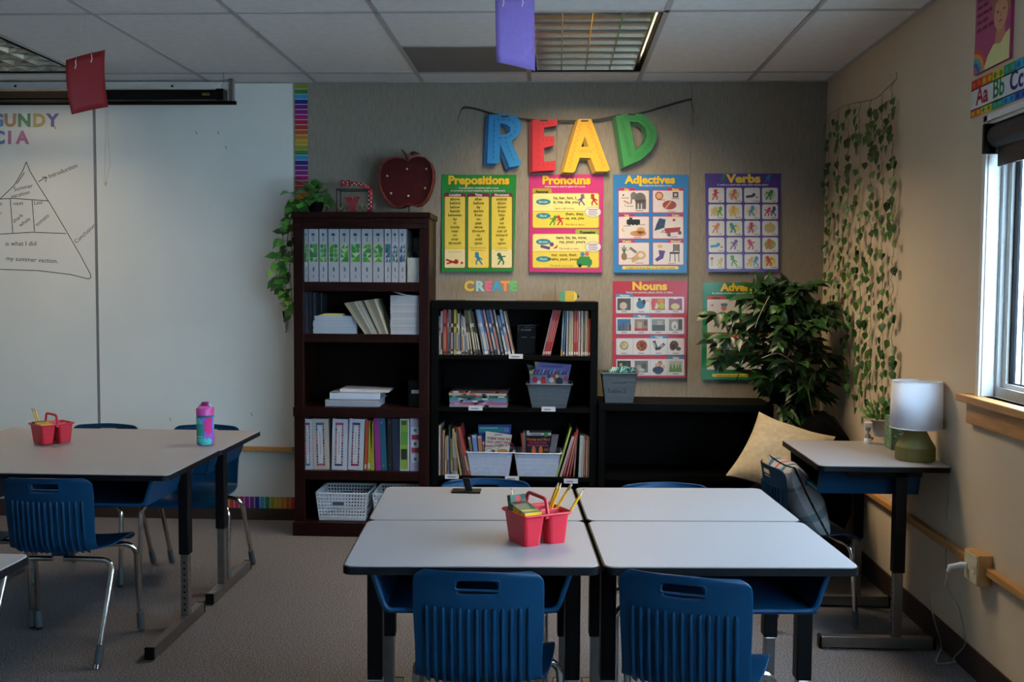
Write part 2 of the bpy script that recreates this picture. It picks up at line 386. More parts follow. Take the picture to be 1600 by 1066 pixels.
def letter(ch, px, py, size, col, label):
    m = MB(); o = at(px, py, WY - .0135); U = (at(px + 10, py, WY - .0135) - o) / 10; W = (at(px, py - 10, WY - .0135) - o) / 10
    m.text(ch, o, U, W, size, col, 'C', .045)
    n = len(m.v); m.v += [p + V((0, .0012, 0)) for p in m.v[:n]]
    tag(m.build('cutout_letter', VCM), label, 'letter', 'pastel cutout letters on the whiteboard')
for ch, px, py, col, lb in (('G', -4, 197, '#7690b5', 'blue paper letter G at the left edge, top row of whiteboard letters'), ('U', 16, 197, '#b58c62', 'orange paper letter U on the whiteboard'), ('N', 38, 197, '#688f6c', 'green paper letter N on the whiteboard'), ('D', 61, 197, '#b8a566', 'yellow paper letter D on the whiteboard'), ('Y', 82, 197, '#7d73a5', 'purple paper letter Y on the whiteboard'),
                             ('C', -2, 224, '#6778a5', 'blue paper letter C in the lower row of whiteboard letters'), ('I', 15, 224, '#b57490', 'pink paper letter I on the whiteboard'), ('A', 35, 224, '#b57490', 'pink paper letter A on the whiteboard')):
    letter(ch, px, py, 27, col, lb)
# rainbow border strips
RB = ['#b89424', '#8c8a28', '#347d42', '#3489b5', '#222a76', '#67256e', '#832174', '#9d226a', '#aa2648', '#aa3428', '#ae5824', '#b67c26']
m = MB(); x0, x1 = at(461, 200, WY).x, at(481, 200, WY).x; z0, z1 = at(470, 330, WY).z, CZ - .012; n = 25; ri = 1
for k in range(n):
    a, b = z1 - (z1 - z0) * k / n, z1 - (z1 - z0) * (k + 1) / n
    m.box(x0, x1, WY - .0016, WY - .0004, b + .004, a, RB[(k + ri) % 12]); m.box(x0, x1, WY - .0014, WY - .0004, b, b + .004, '#b5b2ae')
tag(m.build('bulletin_border', VCM), 'vertical rainbow striped paper border beside the grey tack wall', 'border', 'rainbow striped border strips')
m = MB(); z0, z1 = at(415, 794, WY).z, at(415, 776, WY).z; x0, x1 = at(200, 785, WY).x, at(462, 785, WY).x; n = 33
for k in range(n):
    a, b = x1 - (x1 - x0) * k / n, x1 - (x1 - x0) * (k + 1) / n
    m.box(b + .004, a, WY - .0102, WY - .0092, z0, z1, RB[(9 + 12 - k - 0) % 12 if k < 3 else (9 + k - 2) % 12] if 0 else RB[(9 + k) % 12]); m.box(b, b + .004, WY - .0102, WY - .0092, z0, z1, '#b5b2ae')
tag(m.build('bulletin_border', VCM), 'horizontal rainbow striped paper border above the baseboard', 'border', 'rainbow striped border strips')
# dry erase marker stuck to the board
t = thing('dry_erase_marker', 'black-capped white marker stuck upright on the whiteboard near the pothos', 'marker', at(446, 518, WY - .021))
a, b, c = at(446.3, 518, WY - .021), at(445, 498, WY - .021), at(443.5, 486, WY - .021)
MB().tube([a, b], .0065, 10).build('barrel', WHTP, t); m = MB().tube([b, c], .0085, 10); m.tube([a - V((0, 0, .004)), a], .005, 8); m.build('cap', BLKP, t)
# roll-up projector screen
YS = 5.5
t = thing('projector_screen', 'black roll-up projector screen case hung below the ceiling over the whiteboard', 'projector screen', at(150, 160, YS))
l, r = at(-700, 155, YS).x, at(349, 150, YS).x; zc = at(200, 149.5, YS).z
MB().box(l, r, YS - .035, YS + .035, zc - .027, zc + .027).build('case', BLKP, t, bevel=.008)
m = MB().box(r - .03, r + .012, YS - .04, YS + .04, zc - .031, zc + .031); m.build('end_cap', BLKP, t, bevel=.004)
MB().text('', (0, 0, 0), (1, 0, 0), (0, 0, 1), 1)
m = MB(); p = at(319, 147, YS - .0358); m.box(p.x - .012, p.x + .03, p.y, p.y + .001, p.z - .008, p.z + .006, '#6b5a20'); m.build('sticker', VC, t)
zb = at(250, 161.5, YS).z; r2 = at(370, 163, YS).x
MB().tube([(l, YS - .01, zb), (r2, YS - .01, zb)], .011, 10).build('bottom_bar', BLKP, t)
m = MB().tube([(r - .005, YS, zc + .031), (r - .007, YS - .004, zc + .055), (r + .002, YS, CZ - .06), (r + .002, YS, CZ)], .002, 6); m.build('hanging_hook', STEEL, t)
zr = at(200, 134, 5.70).z
t2 = thing('wall_rail', 'pale horizontal mounting rail above the projector screen case', 'rail', at(100, 134, 5.70))
MB().box(l, at(357, 134, 5.70).x, 5.70, WY - .012, zr - .02, zr + .022).build('rail', WHTM, t2)
for px in (24, 269): p = at(px, 134.5, 5.699); MB().sphere(p, .007).build('screw', DKM, t2)
p = at(360, 140, 5.66); MB().box(p.x - .01, p.x + .012, 5.66, 5.70, at(360, 159, 5.66).z, CZ).build('bracket', STEEL, t2)
m = MB(); P = [at(x, y, 5.46) for x, y in ((165, 163), (165, 200), (164, 260), (163, 284))]; Q = [at(x, y, 5.46) for x, y in ((168.5, 163), (168.5, 210), (172, 256), (166, 284))]
m.tube(P, .0012, 5, '#b9b2a2'); m.tube(Q, .0012, 5, '#b9b2a2'); k = at(164.5, 286, 5.46); m.sphere(k, (.008, .008, .012), '#c9c2b2')
m.tube([k, k + V((.006, 0, -.02))], .0015, 5, '#b9b2a2'); m.tube([at(165, 163, 5.46), V((at(165, 163, 5.46).x, 5.48, zb))], .0012, 5, '#b9b2a2')
tag(m.build('pull_cord', VCM), 'looped white pull cord dangling below the projector screen', 'cord')

# hanging paper sheets
def sheet(pts, Y, yoff, col, label, clips, ctop, m):
    t = thing('paper_sheet', label, 'paper', at(*pts[2], Y)); s = MB(); n = 8
    TL, TR, BR, BL = [at(x, y, Y + o) for (x, y), o in zip(pts, yoff)]
    def fn(i, j):
        u, v = i / n, j / n; p = (TL * (1 - u) + TR * u) * (1 - v) + (BL * (1 - u) + BR * u) * v
        return p + V((0, -.018 * math.sin(math.pi * v) - .008 * math.sin(math.pi * u), 0))
    s.grid(fn, n + 1, n + 1, col); s.build('sheet', m, t, solid=.0006)
    for (x, y), (tx, ty) in zip(clips, ctop):
        p = at(x, y, Y - .016); c = MB(); c.tube([p + V((.0, 0, .02)), p + V((.003, -.002, .0)), p + V((-.002, -.002, -.015))], .0022, 6, '#cfcac4'); c.build('clip', VC, t)
        MB().tube([p + V((0, .004, .02)), at(tx, ty, Y)], .0006, 4, '#b5b2aa').build('string', VCM, t)
PR_ = mat('red_paper', '#7f0a15', rough=.7); PP_ = mat('lavender_paper', '#8068b4', rough=.75)
sheet([(103, 94), (164, 78), (169, 167), (112, 179)], 4.295, (-.03, .09, .09, -.03), '#ffffff', 'red paper sheet hanging on strings from the ceiling', [(118, 102), (143, 92)], [(131, 17.5), (133, 17.5)], PR_)
top = CZ
sheet([(773.5, -9), (835, -9), (836, 111), (776, 97)], 3.7, (0, .06, .06, 0), '#ffffff', 'lavender paper sheet hanging in front of the ceiling light', [(786, 4), (816, 4)], [(798, -34), (806, -34)], PP_)

# right wall: rail, outlet, window, alphabet strip, portrait poster
zr = atx(1417, 799, WX).z
RY1 = atx(1560, 900, WX).y
struct('trim_3', MB().box(WX - .028, WX, YF, WY - .01, .402, .43), WOOD, .004)
o = atx(1543, 884, WX)
t = thing('outlet_box', 'tan surface-mounted outlet box on the right wall rail', 'outlet', (WX, o.y, .36))
bx = (WX - .05, o.y - .045, o.y + .07)
MB().box(bx[0], WX - .0005, bx[1], bx[2], .362, .47).build('box', mat('tan_plastic', '#b98a52', rough=.5), t, bevel=.003)
MB().box(bx[0] - .004, bx[0], bx[1] + .006, bx[2] - .006, .367, .465).build('cover_plate', mat('ivory_plastic', '#c9bfa0', rough=.45), t, bevel=.001)
for yy in (-.018, .036): 
    m = MB(); m.prism(ring(0, 0, .014, .017, 14), (bx[0] - .004, o.y + yy, .415), (0, 1, 0), (0, 0, 1), (-.003, 0, 0)); so = m.build('socket', mat('ivory_plastic'), t)
    m = MB(); m.box(bx[0] - .0075, bx[0] - .007, o.y + yy - .007, o.y + yy - .005, .415, .423); m.box(bx[0] - .0075, bx[0] - .007, o.y + yy + .005, o.y + yy + .007, .415, .423); m.build('slot', BLKP, so)
pl = atx(1484, 882, WX - .13)
t = thing('power_cord', 'pale lamp cord with white plug hanging by the outlet box', 'cord', pl)
m = MB(); e0 = V((bx[0] - .006, o.y + .036, .415)); m.tube([e0, e0 + V((-.022, .01, -.002))], .011, 10); m.tube([e0 + V((-.02, .01, -.002)), e0 + V((-.05, .02, -.012)), e0 + V((-.058, .022, -.03))], .012, 10, rs=[.009, .010, .005]); m.build('plug', WHTP, t)
q = e0 + V((-.058, .022, -.03))
fl = [atz(1471, 1000, .012), atz(1468, 1020, .008)]
P = [q, q + V((-.012, 0, -.06)), atx(1452, 930, 1.40), atx(1460, 970, 1.42), atz(1471, 1012, .008), atz(1463, 1036, .006), atz(1490, 1035, .006), atz(1505, 1030, .006), atx(1508, 1000, WX - .02), atx(1498, 950, WX - .02), atx(1484, 925, WX - .02), atx(1478, 880, WX - .02), atx(1480, 800, WX - .02), atx(1484, 735, WX - .02), V((1.478, 3.86, .73))]
def smooth(P, k=6):
    P = [V(p) for p in P]; out = []
    for i in range(len(P) - 1):
        a, b, c, d = P[max(i - 1, 0)], P[i], P[i + 1], P[min(i + 2, len(P) - 1)]
        for s in range(k):
            u = s / k; out.append(.5 * ((2 * b) + (c - a) * u + (2 * a - 5 * b + 4 * c - d) * u * u + (3 * b - a - 3 * c + d) * u ** 3))
    return out + [P[-1]]
sp = smooth(P); sp = [V((min(p.x, WX - .012), p.y, max(p.z, .004))) for p in sp]
MB().tube(sp, .0028, 6).build('cable', mat('clear_cord', '#9a9484', rough=.35), t)

def window(n, y0, y1):
    f = MB(); X1 = WX + .035     # recess liner then frame
    f.box(WX - .003, WX + .1, y1 - .012, y1 + .0, WZ0, WZ1); f.box(WX - .003, WX + .1, y0, y0 + .012, WZ0, WZ1); f.box(WX - .003, WX + .1, y0, y1, WZ1 - .012, WZ1)
    f.box(WX - .012, WX, y1 - .006, y1 + .022, WZ0, WZ1 + .02); f.box(WX - .012, WX, y0 - .022, y0 + .006, WZ0, WZ1 + .02); f.box(WX - .012, WX, y0 - .022, y1 + .022, WZ1, WZ1 + .022)
    o = struct('window_%d' % n, f, WHTM)
    def sub(name, mb, m): 
        return mb.build(name, m, o)
    a, b, c, d = y0 + .012, y1 - .012, WZ0, WZ1 - .012
    def frame(t0, t1, x0_, x1_, bot=None):
        s = MB(); q0, q1 = (t0, t1) if bot is None else bot
        s.box(x0_, x1_, b - t1, b - t0, c + q0, d - t0); s.box(x0_, x1_, a + t0, a + t1, c + q0, d - t0); s.box(x0_, x1_, a + t1, b - t1, c + q0, c + q1); s.box(x0_, x1_, a + t1, b - t1, d - t1, d - t0); return s
    sub('window_frame', frame(0, .02, WX + .04, WX + .056, (0, .035)), mat('grey_window_frame', '#a7a8a9', rough=.4))
    sub('sash', frame(.02, .052, WX + .056, WX + .066, (.02, .05)), WHTM)
    sub('gasket', frame(.052, .088, WX + .066, WX + .074, (.05, .056)), mat('dark_sash', '#10161f', rough=.4, spec=.2))
    sub('screen_frame', frame(.112, .128, WX + .078, WX + .084, (.05, .052)), mat('grey_window_frame'))
    ym = (a + b) / 2; sub('mullion', MB().box(WX + .05, WX + .08, ym - .025, ym + .025, c, d), WHTM)
    a2, b2, c2, d2, X1 = a + .04, b - .04, c + .03, d - .04, WX + .035
    g = MB(); g.box(X1 + .034, X1 + .037, a2, b2, c2, d2)
    gm = bpy.data.materials.get('window_glass')
    if not gm:
        gm = bpy.data.materials.new('window_glass'); gm.use_nodes = True; nt = gm.node_tree; nt.nodes.clear()
        out = nt.nodes.new('ShaderNodeOutputMaterial'); tr = nt.nodes.new('ShaderNodeBsdfTransparent'); gl = nt.nodes.new('ShaderNodeBsdfGlossy'); mx = nt.nodes.new('ShaderNodeMixShader')
        mx.inputs[0].default_value = .05; gl.inputs['Roughness'].default_value = .02; tr.inputs[0].default_value = (.95, .97, .97, 1)
        nt.links.new(tr.outputs[0], mx.inputs[1]); nt.links.new(gl.outputs[0], mx.inputs[2]); nt.links.new(mx.outputs[0], out.inputs[0])
    sub('window_pane', g, gm)
    return o
for i, (a, b) in enumerate(WIN):
    window(i + 1, a, b)
    sill = MB(); sill.box(WX - .05, WX + .035, a - .1, b + .1, WZ0 - .028, WZ0); sill.box(WX - .022, WX, a - .07, b + .07, WZ0 - .105, WZ0 - .028)
    struct('trim_%d' % (i + 4), sill, WOOD, .004)
a, b = WIN[0]
t = thing('roller_blind', 'black rolled-up blind at the top of the right window', 'blind', (WX, (a + b) / 2, WZ1 - .15))
MB().tube([(WX + .02, a + .03, WZ1 - .055), (WX + .02, b - .03, WZ1 - .055)], .042, 16).build('roll', mat('black_blind_fabric', '#141418', rough=.6), t)
MB().box(WX + .012, WX + .02, a + .03, b - .045, WZ1 - .16, WZ1 - .055).build('hem', mat('black_blind_fabric'), t)
for yy in (a + .013, b - .03): MB().box(WX - .03, WX + .05, yy, yy + .018, WZ1 - .115, WZ1 - .012).build('bracket', BLKP, t, bevel=.003)
# outside: neighbouring pale building and ground
m = MB().box(14, 14.2, -14, 60, -1.5, 3.0)
for k in range(14): m.box(13.98, 14, -14, 60, -1.4 + k * .3, -1.36 + k * .3, '#9a9ca2')
e = m.build('building', mat('pale_siding', '#eeeff2', rough=.7)); tag(e, 'pale sided building seen outside the right window', 'building')
struct('ground', MB().box(WX + .3, 14, -14, 60, -1.6, -1.5), mat('concrete', '#c2c2bf', rough=.9))

def pw(off): return lambda x, y: atx(x, y, WX - off)
s = PR(pw(.001), (-1, 0, 0))
# alphabet strip (runs along the wall above the window)
ya = atx(1518, 170, WX).y
zt, zb = atx(1519, 128, WX).z, atx(1516, 186, WX).z
m = MB(); L = 1.5; H = zt - zb; cols_ = ['#cf3a2c', '#d66a2a', '#d9b52e', '#3f9a55', '#3d9fc0', '#3a63b0', '#3b2f86', '#6a2c86']
X_ = WX - .002; m.box(X_, WX - .0004, ya - L, ya, zb, zt, '#d8d5d3')
for row, (z0, z1) in enumerate(((zt - .26 * H, zt), (zb, zb + .2 * H))):
    for k in range(34):
        y1 = ya - L * k / 34; c = cols_[(k // 2 + row) % 8]; m.box(X_ - .0004, X_, y1 - L / 34, y1, z0, z1, c)
        m.add([(X_ - .0007, p[0], p[1]) for p in ring(y1 - L / 68, (z0 + z1) / 2, L / 120, (z1 - z0) * .32, 8)], [tuple(range(8))], cols_[(k // 2 + 1 + row) % 8])
    zz = z0 if row == 0 else z1; m.box(X_ - .0008, X_, ya - L, ya, zz - .002, zz + .002, '#2a2328')
for k, (ch, c) in enumerate((('Aa', '#b02a3a'), ('Bb', '#2f7d4a'), ('Cc', '#2b2f78'), ('Dd', '#7a2a7d'), ('Ee', '#b02a3a'), ('Ff', '#2f7d4a'), ('Gg', '#2b2f78'), ('Hh', '#7a2a7d'))):
    m.text(ch, (X_ - .001, ya - .095 - k * .134, zb + .3 * H), (0, -1, 0), (0, 0, 1), .5 * H / .75, c, 'C', .02)
tag(m.build('alphabet_strip', VCM), 'rainbow bordered alphabet letter strip above the right window', 'poster')
# portrait poster above it
yA, yB = atx(1529, 60, WX).y, atx(1584, 60, WX).y; zB = atx(1529, 117, WX).z; zT = CZ - .02
m = MB(); X_ = WX - .012; w_ = yA - yB; h_ = zT - zB
m.box(X_, WX - .001, yB, yA, zB, zT, '#a93d6c')
def pq(u, v, k=1): return (X_ - .0004 * k, yA - w_ * u, zB + h_ * v)
def pf(pts, c, k=1): m.add([pq(u, v, k) for u, v in pts], [tuple(range(len(pts)))], c)
for r_, c in ((.2, '#c9442e'), (.165, '#d98a3a'), (.13, '#4b9fb0'), (.095, '#2f5f9a'), (.06, '#b0527c')): pf([(0, 0)] + [(1.9 * r_ * math.cos(rad(a)), r_ * math.sin(rad(a)) * 1.2) for a in range(0, 91, 10)], c, 1 + (.2 - r_) * 30)
pf([(.28, 0), (.4, .12), (.55, .2), (.72, .22), (1, .27), (1, 0)], '#d8cf8c', 2)
pf([(.6, .2), (.62, .32), (.85, .34), (.88, .24), (.75, .18)], '#c47c5e', 3)
pf(ring(.74, .46, .19, .16, 20), '#cf8e6e', 4); pf([(.52, .44), (.5, .58), (.6, .66), (.8, .68), (1, .64), (1, .44), (.95, .44), (.93, .55), (.75, .6), (.57, .56)], '#a3662a', 5)
for u in (.66, .84): pf(ring(u, .48, .028, .009, 10), '#3a2418', 6)
pf(ring(.75, .385, .05, .01, 10), '#a34a48', 6); pf([(.74, .47), (.77, .42), (.73, .42)], '#b5745a', 6)
for k in range(8): 
    for j in range(2 + (k * 7) % 2): pf([(.06 + j * .17, .93 - k * .072), (.2 + j * .17, .93 - k * .072), (.2 + j * .17, .9 - k * .072), (.06 + j * .17, .9 - k * .072)], '#5e1438', 2)
tag(m.build('portrait_poster', VC), 'pink poster of a person in a yellow top beside a rainbow, above the alphabet strip', 'poster')

# ================================================================== chairs
def make_chair():
    t = thing('school_chair', 'x', 'chair')
    # shell: profile from the top of the back down to the seat's front edge (y forward, z up)
    prof = [(-.012, .706), (-.011, .703), (-.01, .698), (-.008, .690), (-.006, .682), (-.002, .662), (.000, .652), (.006, .60), (.012, .54), (.017, .49), (.024, .45), (.038, .422), (.065, .404), (.11, .395), (.18, .393), (.26, .398), (.33, .404), (.36, .400), (.378, .388), (.384, .376)]
    hw = [.125, .138, .149, .155, .158, .160, .160, .160, .158, .156, .156, .158, .164, .170, .176, .182, .184, .178, .165, .145]
    us = [-1, -.96, -.85, -.6, -.34, -.31, -.15, 0, .15, .31, .34, .6, .85, .96, 1]
    def fn(i, j):
        u = us[i]; y, z = prof[j]; k = 1 if j < 10 else max(0, 1 - (j - 10) / 5)
        return V((u * hw[j], y + .034 * k * u * u, z - (.006 * u * u if j < 4 else 0) + (.02 * u * u if 11 < j < 17 else 0)))
    m = MB(); m.grid(fn, len(us), len(prof), skip=lambda i, j: j == 4 and 5 <= i <= 8 or j == 5 and 5 <= i <= 8)
    sh = m.build('shell', BLUEP, t, solid=.007)
    sh.modifiers.new('sub', 'SUBSURF').levels = 1
    # moulded ribs down the rear of the back, and the lip of the hand slot
    m = MB()
    for k in range(13):
        x = (k - 6) * .0206; u = x / .158
        P = []
        for (y, z) in [(.0045, .614), (.0055, .605), (.0085, .57), (.012, .54), (.017, .49), (.024, .45), (.038, .422), (.065, .404)]: P.append((x, y + .034 * u * u - .006, z))
        m.tube(P, .0058, 8, rs=[.003] + [.0058] * 6 + [.003])
    m.build('rib', BLUEP, t)
    o = bpy.data.objects
    m = MB(); P = [(x, -.0085 + .034 * (x / .16) ** 2 + (.69 - z) * .18, z) for x, z in rrect(-.054, .658, .054, .686, .008, 3)]; m.tube(P + P[:2], .0038, 6); m.build('slot_lip', BLUEP, t)
    def leg(P, name='leg'):
        P = arc(P, 6, .06); a, b = V(P[-2]), V(P[-1]); d = (b - a).normalized(); e = b - d * .018
        g = MB().tube(P[:-1] + [tuple(e)], .0105, 10).build(name, CHROME, t)
        f = MB().tube([b - d * .085, b - d * .015], .0148, 10, rs=[.0138, .0152]); f.build('foot_cap', GREYR, g)
        f = MB().tube([b - d * .016, V((b.x, b.y, 0.0))], .0115, 10); f.build('glide', CHROME, g)
    for s in (-1, 1):
        leg([(s * .02, .10, .372), (s * .10, .10, .372), (s * .192, .12, .362), (s * .196, -.045, .0)])
        leg([(s * .02, .29, .378), (s * .10, .29, .378), (s * .196, .318, .374), (s * .2, .35, .0)])
    m = MB(); m.box(-.03, .03, .11, .28, .378, .39); m.build('seat_bracket', BLUEP, t)
    return t
chair0 = make_chair(); first = [True]
def chair(x, y, rz, label, group):
    o = chair0 if first[0] else dup(chair0); first[0] = False
    o.location = (x, y, 0); o.rotation_euler = (0, 0, rad(rz)); o['label'] = label; o['group'] = group
    if group.startswith('blue chairs around the left'): o.scale = (1.03, 1, .99 if rz > 90 else .965)
    return o
G1, G2 = 'blue chairs around the middle desk cluster', 'blue chairs around the left desks'

# ================================================================== desks
def make_desk(W, D, H, nbox, name, ext=.265, inset=.075, yo=0.0):
    t = thing(name, 'x', 'desk'); hw, hd = W / 2, D / 2
    m = MB(); m.prism(rrect(-hw + .004, -hd + .004, hw - .004, hd - .004, .024, 6), (0, 0, H - .004), (1, 0, 0), (0, 1, 0), (0, 0, .004)); tp = m.build('desktop', LAM, t)
    m = MB(); m.prism(rrect(-hw, -hd, hw, hd, .028, 6), (0, 0, H - .0215), (1, 0, 0), (0, 1, 0), (0, 0, .019)); m.build('edge_band', EDGE, tp, bevel=.005)
    bwid = W / nbox
    for k in range(nbox):
        cx = -hw + bwid * (k + .5); a, b = bwid / 2 - .07, bwid / 2 - .1; zt, zb = H - .023, H - .124; y0, y1 = -hd + .03, hd - .09; th = .009
        m = MB()
        def wall(p, q, r, s_, n): m.hexa([p, q, r, s_] + [tuple(V(v) + V(n)) for v in (p, q, r, s_)])
        m.box(cx - b, cx + b, y0, y1, zb, zb + th)
        for s in (-1, 1):
            vs = [(cx + s * (b - th), y0, zb), (cx + s * b, y0, zb), (cx + s * b, y1, zb), (cx + s * (b - th), y1, zb), (cx + s * (a - th), y0, zt), (cx + s * a, y0, zt), (cx + s * a, y1, zt), (cx + s * (a - th), y1, zt)]
            m.hexa(vs)
        m.hexa([(cx - b, y1 - th, zb), (cx + b, y1 - th, zb), (cx + b, y1, zb), (cx - b, y1, zb), (cx - a, y1 - th, zt), (cx + a, y1 - th, zt), (cx + a, y1, zt), (cx - a, y1, zt)])
        m.tube(arc([(cx - a + .004, y0, zt - .002), (cx - b + .004, y0, zb + .006), (cx + b - .004, y0, zb + .006), (cx + a - .004, y0, zt - .002)], 4, .02), .0075, 8)
        m.build('book_box', BLUEP, t)
    for s in (-1, 1):
        x = s * (hw - inset); g = MB()
        g.box(x - .021, x + .021, .05, .095, .30, H - .022); L = g.build('leg', DKM, t, bevel=.004)
        g = MB().box(x - .021, x + .021, -hd + .12, hd - .1, H - .045, H - .022); g.build('top_bracket', DKM, L)
        g = MB().box(x - .016, x + .016, .055, .09, .045, .3); g.build('inner_tube', STEEL, L, bevel=.003)
        g = MB()
        for k in range(9): z = .075 + k * .024; g.prism(ring(0, 0, .0045, .0045, 10), (x, .0549, z), (1, 0, 0), (0, 0, 1), (0, -.0004, 0))
        g.build('hole', DKM, L)
        F = t; g = MB().box(x - .017, x + .017, yo - ext + .004, yo + ext - .004, .006, .05); b_ = g.build('base_bar', STEEL, t, bevel=.003)
        for e in (-1, 1): MB().box(x - .018, x + .018, yo + e * ext - .006, yo + e * ext + .006, .005, .051).build('end_cap', BLKP, b_, bevel=.003)
        for e in (-1, 1): MB().lathe([(.011, 0), (.011, .006)], (x, yo + e * (ext - .03), 0), 10).build('glide', STEEL, b_)
    return t
def put(o, x, y, rz, label, group=None):
    o.location = (x, y, 0); o.rotation_euler = (0, 0, rad(rz)); o['label'] = label
    if group: o['group'] = group
    return o
# middle cluster of four, turned a little
CT = 3.2; CX, CY = .092, 2.915; u = V((math.cos(rad(CT)), math.sin(rad(CT)))); v = V((-u.y, u.x)); DW, DD = .632, .481
def cl(a, b): return CX + u.x * a + v.x * b, CY + u.y * a + v.y * b
d0 = make_desk(DW, DD, .70, 1, 'student_desk', .215, .045); n0 = True
for a, b, lb in ((-1, -1, 'grey-topped student desk holding the red caddy, front left of the middle cluster'), (1, -1, 'grey-topped student desk at the front right of the middle cluster'), (-1, 1, 'grey-topped student desk at the rear left of the middle cluster, behind the caddy desk'), (1, 1, 'grey-topped student desk at the rear right of the middle cluster')):
    o = d0 if n0 else dup(d0); n0 = False
    x, y = cl(a * (DW / 2 + .004), b * (DD / 2 + .003)); put(o, x, y, CT + (180 if b > 0 else 0), lb, 'student desks of the middle cluster')
# right desk against the wall, open side to the left
TR = .715
put(make_desk(.63, .497, TR, 1, 'student_desk', .215, .055), 1.239, 4.115, -90, 'grey-topped student desk against the right wall carrying the lamp').__setitem__('group', 'student desk by the right wall')
# left two-seat desks
e0 = make_desk(1.22, .578, .686, 2, 'double_desk', .266, .075, -.03); n0 = True
for x, y, r_, lb in ((-2.01, 3.855, 0, 'front wide desk of the left group, carrying a red caddy'), (-2.01, 4.437, 180, 'rear wide desk of the left group, standing nearest the whiteboard'), (-1.95, 2.215, 0, 'wide desk whose corner shows at the lower left edge of the photo')):
    o = e0 if n0 else dup(e0); n0 = False; put(o, x, y, r_, lb, 'two-seat desks at the left'); o.scale.z = .993 if r_ else 1
chair(*cl(-.305, -.54), -1, 'blue chair tucked squarely at the front left desk of the middle cluster', G1)
chair(*cl(.182, -.565), -16, 'blue chair turned askew at the front right desk of the middle cluster', G1)
chair(*cl(-.30, .60), CT + 180, 'blue chair behind the rear left desk of the middle cluster', G1)
chair(*cl(.315, .545), CT + 180, 'blue chair behind the rear right desk of the middle cluster', G1)
chair(-1.835, 3.515, 1, 'blue chair in full view at the front of the left desks', G2)
chair(-2.295, 3.53, -2, 'blue chair cut off by the left edge of the photo', G2)
chair(-2.17, 4.775, 180, 'blue chair behind the left desks, near the whiteboard seam', G2)
chair(-1.68, 4.79, 180, 'blue chair behind the left desks, behind the water bottle', G2)
chair(.885, 4.21, -83, 'blue chair at the right desk holding a plaid cushion', 'blue chair at the right wall desk').scale = (.92, .92, .92)

# ================================================================== dark red bookcase
YB = 5.419; BX0, BX1, BT = -1.4245, -.684, 1.77
def zat(px, py, Y=YB): return at(px, py, Y).z
def xat(px, py, Y=YB): return at(px, py, Y).x
t = thing('bookcase', 'tall dark red wooden bookcase with five shelves of binders and papers', 'bookcase', ((BX0 + BX1) / 2, 5.59, 0))
m = MB(); m.box(BX0 + .004, BX0 + .03, YB + .012, 5.752, .0, BT - .03); m.box(BX0, BX0 + .056, YB, YB + .022, .07, BT - .03); m.build('side_panel', MAHOG, t, bevel=.003)
m = MB(); m.box(BX1 - .03, BX1 - .004, YB + .012, 5.752, .0, BT - .03); m.box(BX1 - .056, BX1, YB, YB + .022, .07, BT - .03); m.build('side_panel', MAHOG, t, bevel=.003)
MB().box(BX0 + .03, BX1 - .03, 5.742, 5.752, .02, BT - .03).build('back_panel', mat('dark_mahogany', '#0d0403', rough=.6, noise=(7, .3), stretch=(7, 7, .6), spec=.06), t)
m = MB(); m.box(BX0 - .006, BX1 + .006, YB - .012, 5.756, BT - .03, BT); m.box(BX0, BX1, YB - .006, YB + .02, BT - .088, BT - .03); m.box(BX0 + .0, BX1, YB - .009, YB, BT - .062, BT - .05); m.build('top', MAHOG, t, bevel=.004)
SH = [zat(565, 441), zat(565, 522.5), zat(565, 637.3), zat(565, 737)]; TH = [.05, .045, .052, .05]; BS = zat(565, 817)
for z, th in zip(SH, TH): MB().box(BX0 + .03, BX1 - .03, YB + .002, 5.742, z - th, z).build('shelf', MAHOG, t, bevel=.002)
MB().box(BX0 + .03, BX1 - .03, YB + .002, 5.742, BS - .02, BS).build('shelf', MAHOG, t)
MB().box(BX0 - .008, BX1 + .008, YB - .014, YB + .004, 0, BS).build('plinth', MAHOG, t, bevel=.003)
MB().box(BX0 - .004, BX1 + .004, YB - .008, YB + .0, SH[2] - .052, SH[2] + .001).build('middle_rail', MAHOG, t, bevel=.003)

def book(px0, px1, ptop, z0, Y, depth, col, label, cat='book', group=None, name='book', lean=0.0, page='#cfc8ba', decor=None, m=None, tilt=0):
    """an upright book standing on z0: spine to the camera; lean = pixels its top is shifted sideways"""
    pym = 447 + (EYE - z0) * FPX / Y; x0, x1 = at(px0, pym, Y).x, at(px1, pym, Y).x; H = at((px0 + px1) / 2, ptop, Y).z - z0
    a = math.atan2(lean / FPX * Y, H); Wd = (x1 - x0) * math.cos(a); Hh = H / math.cos(a) - Wd * abs(math.tan(a)) * .5
    M = Matrix.Translation((x1 if a > 0 else x0, Y, z0)) @ Matrix.Rotation(a, 4, 'Y') @ Matrix.Translation((-Wd if a > 0 else 0, 0, 0))
    b = MB(M); b.k = .72; g = min(.0014, Wd * .2); d = depth
    b.box(0, Wd, 0, .0016, 0, Hh, col); b.box(0, g, .0016, d, 0, Hh, col); b.box(Wd - g, Wd, .0016, d, 0, Hh, col); b.box(g, Wd - g, .0016, d - .004, .002, Hh - .003, page)
    if decor: decor(b, Wd, Hh)
    o = b.build(name, m or VC); tag(o, label, cat, group); return o
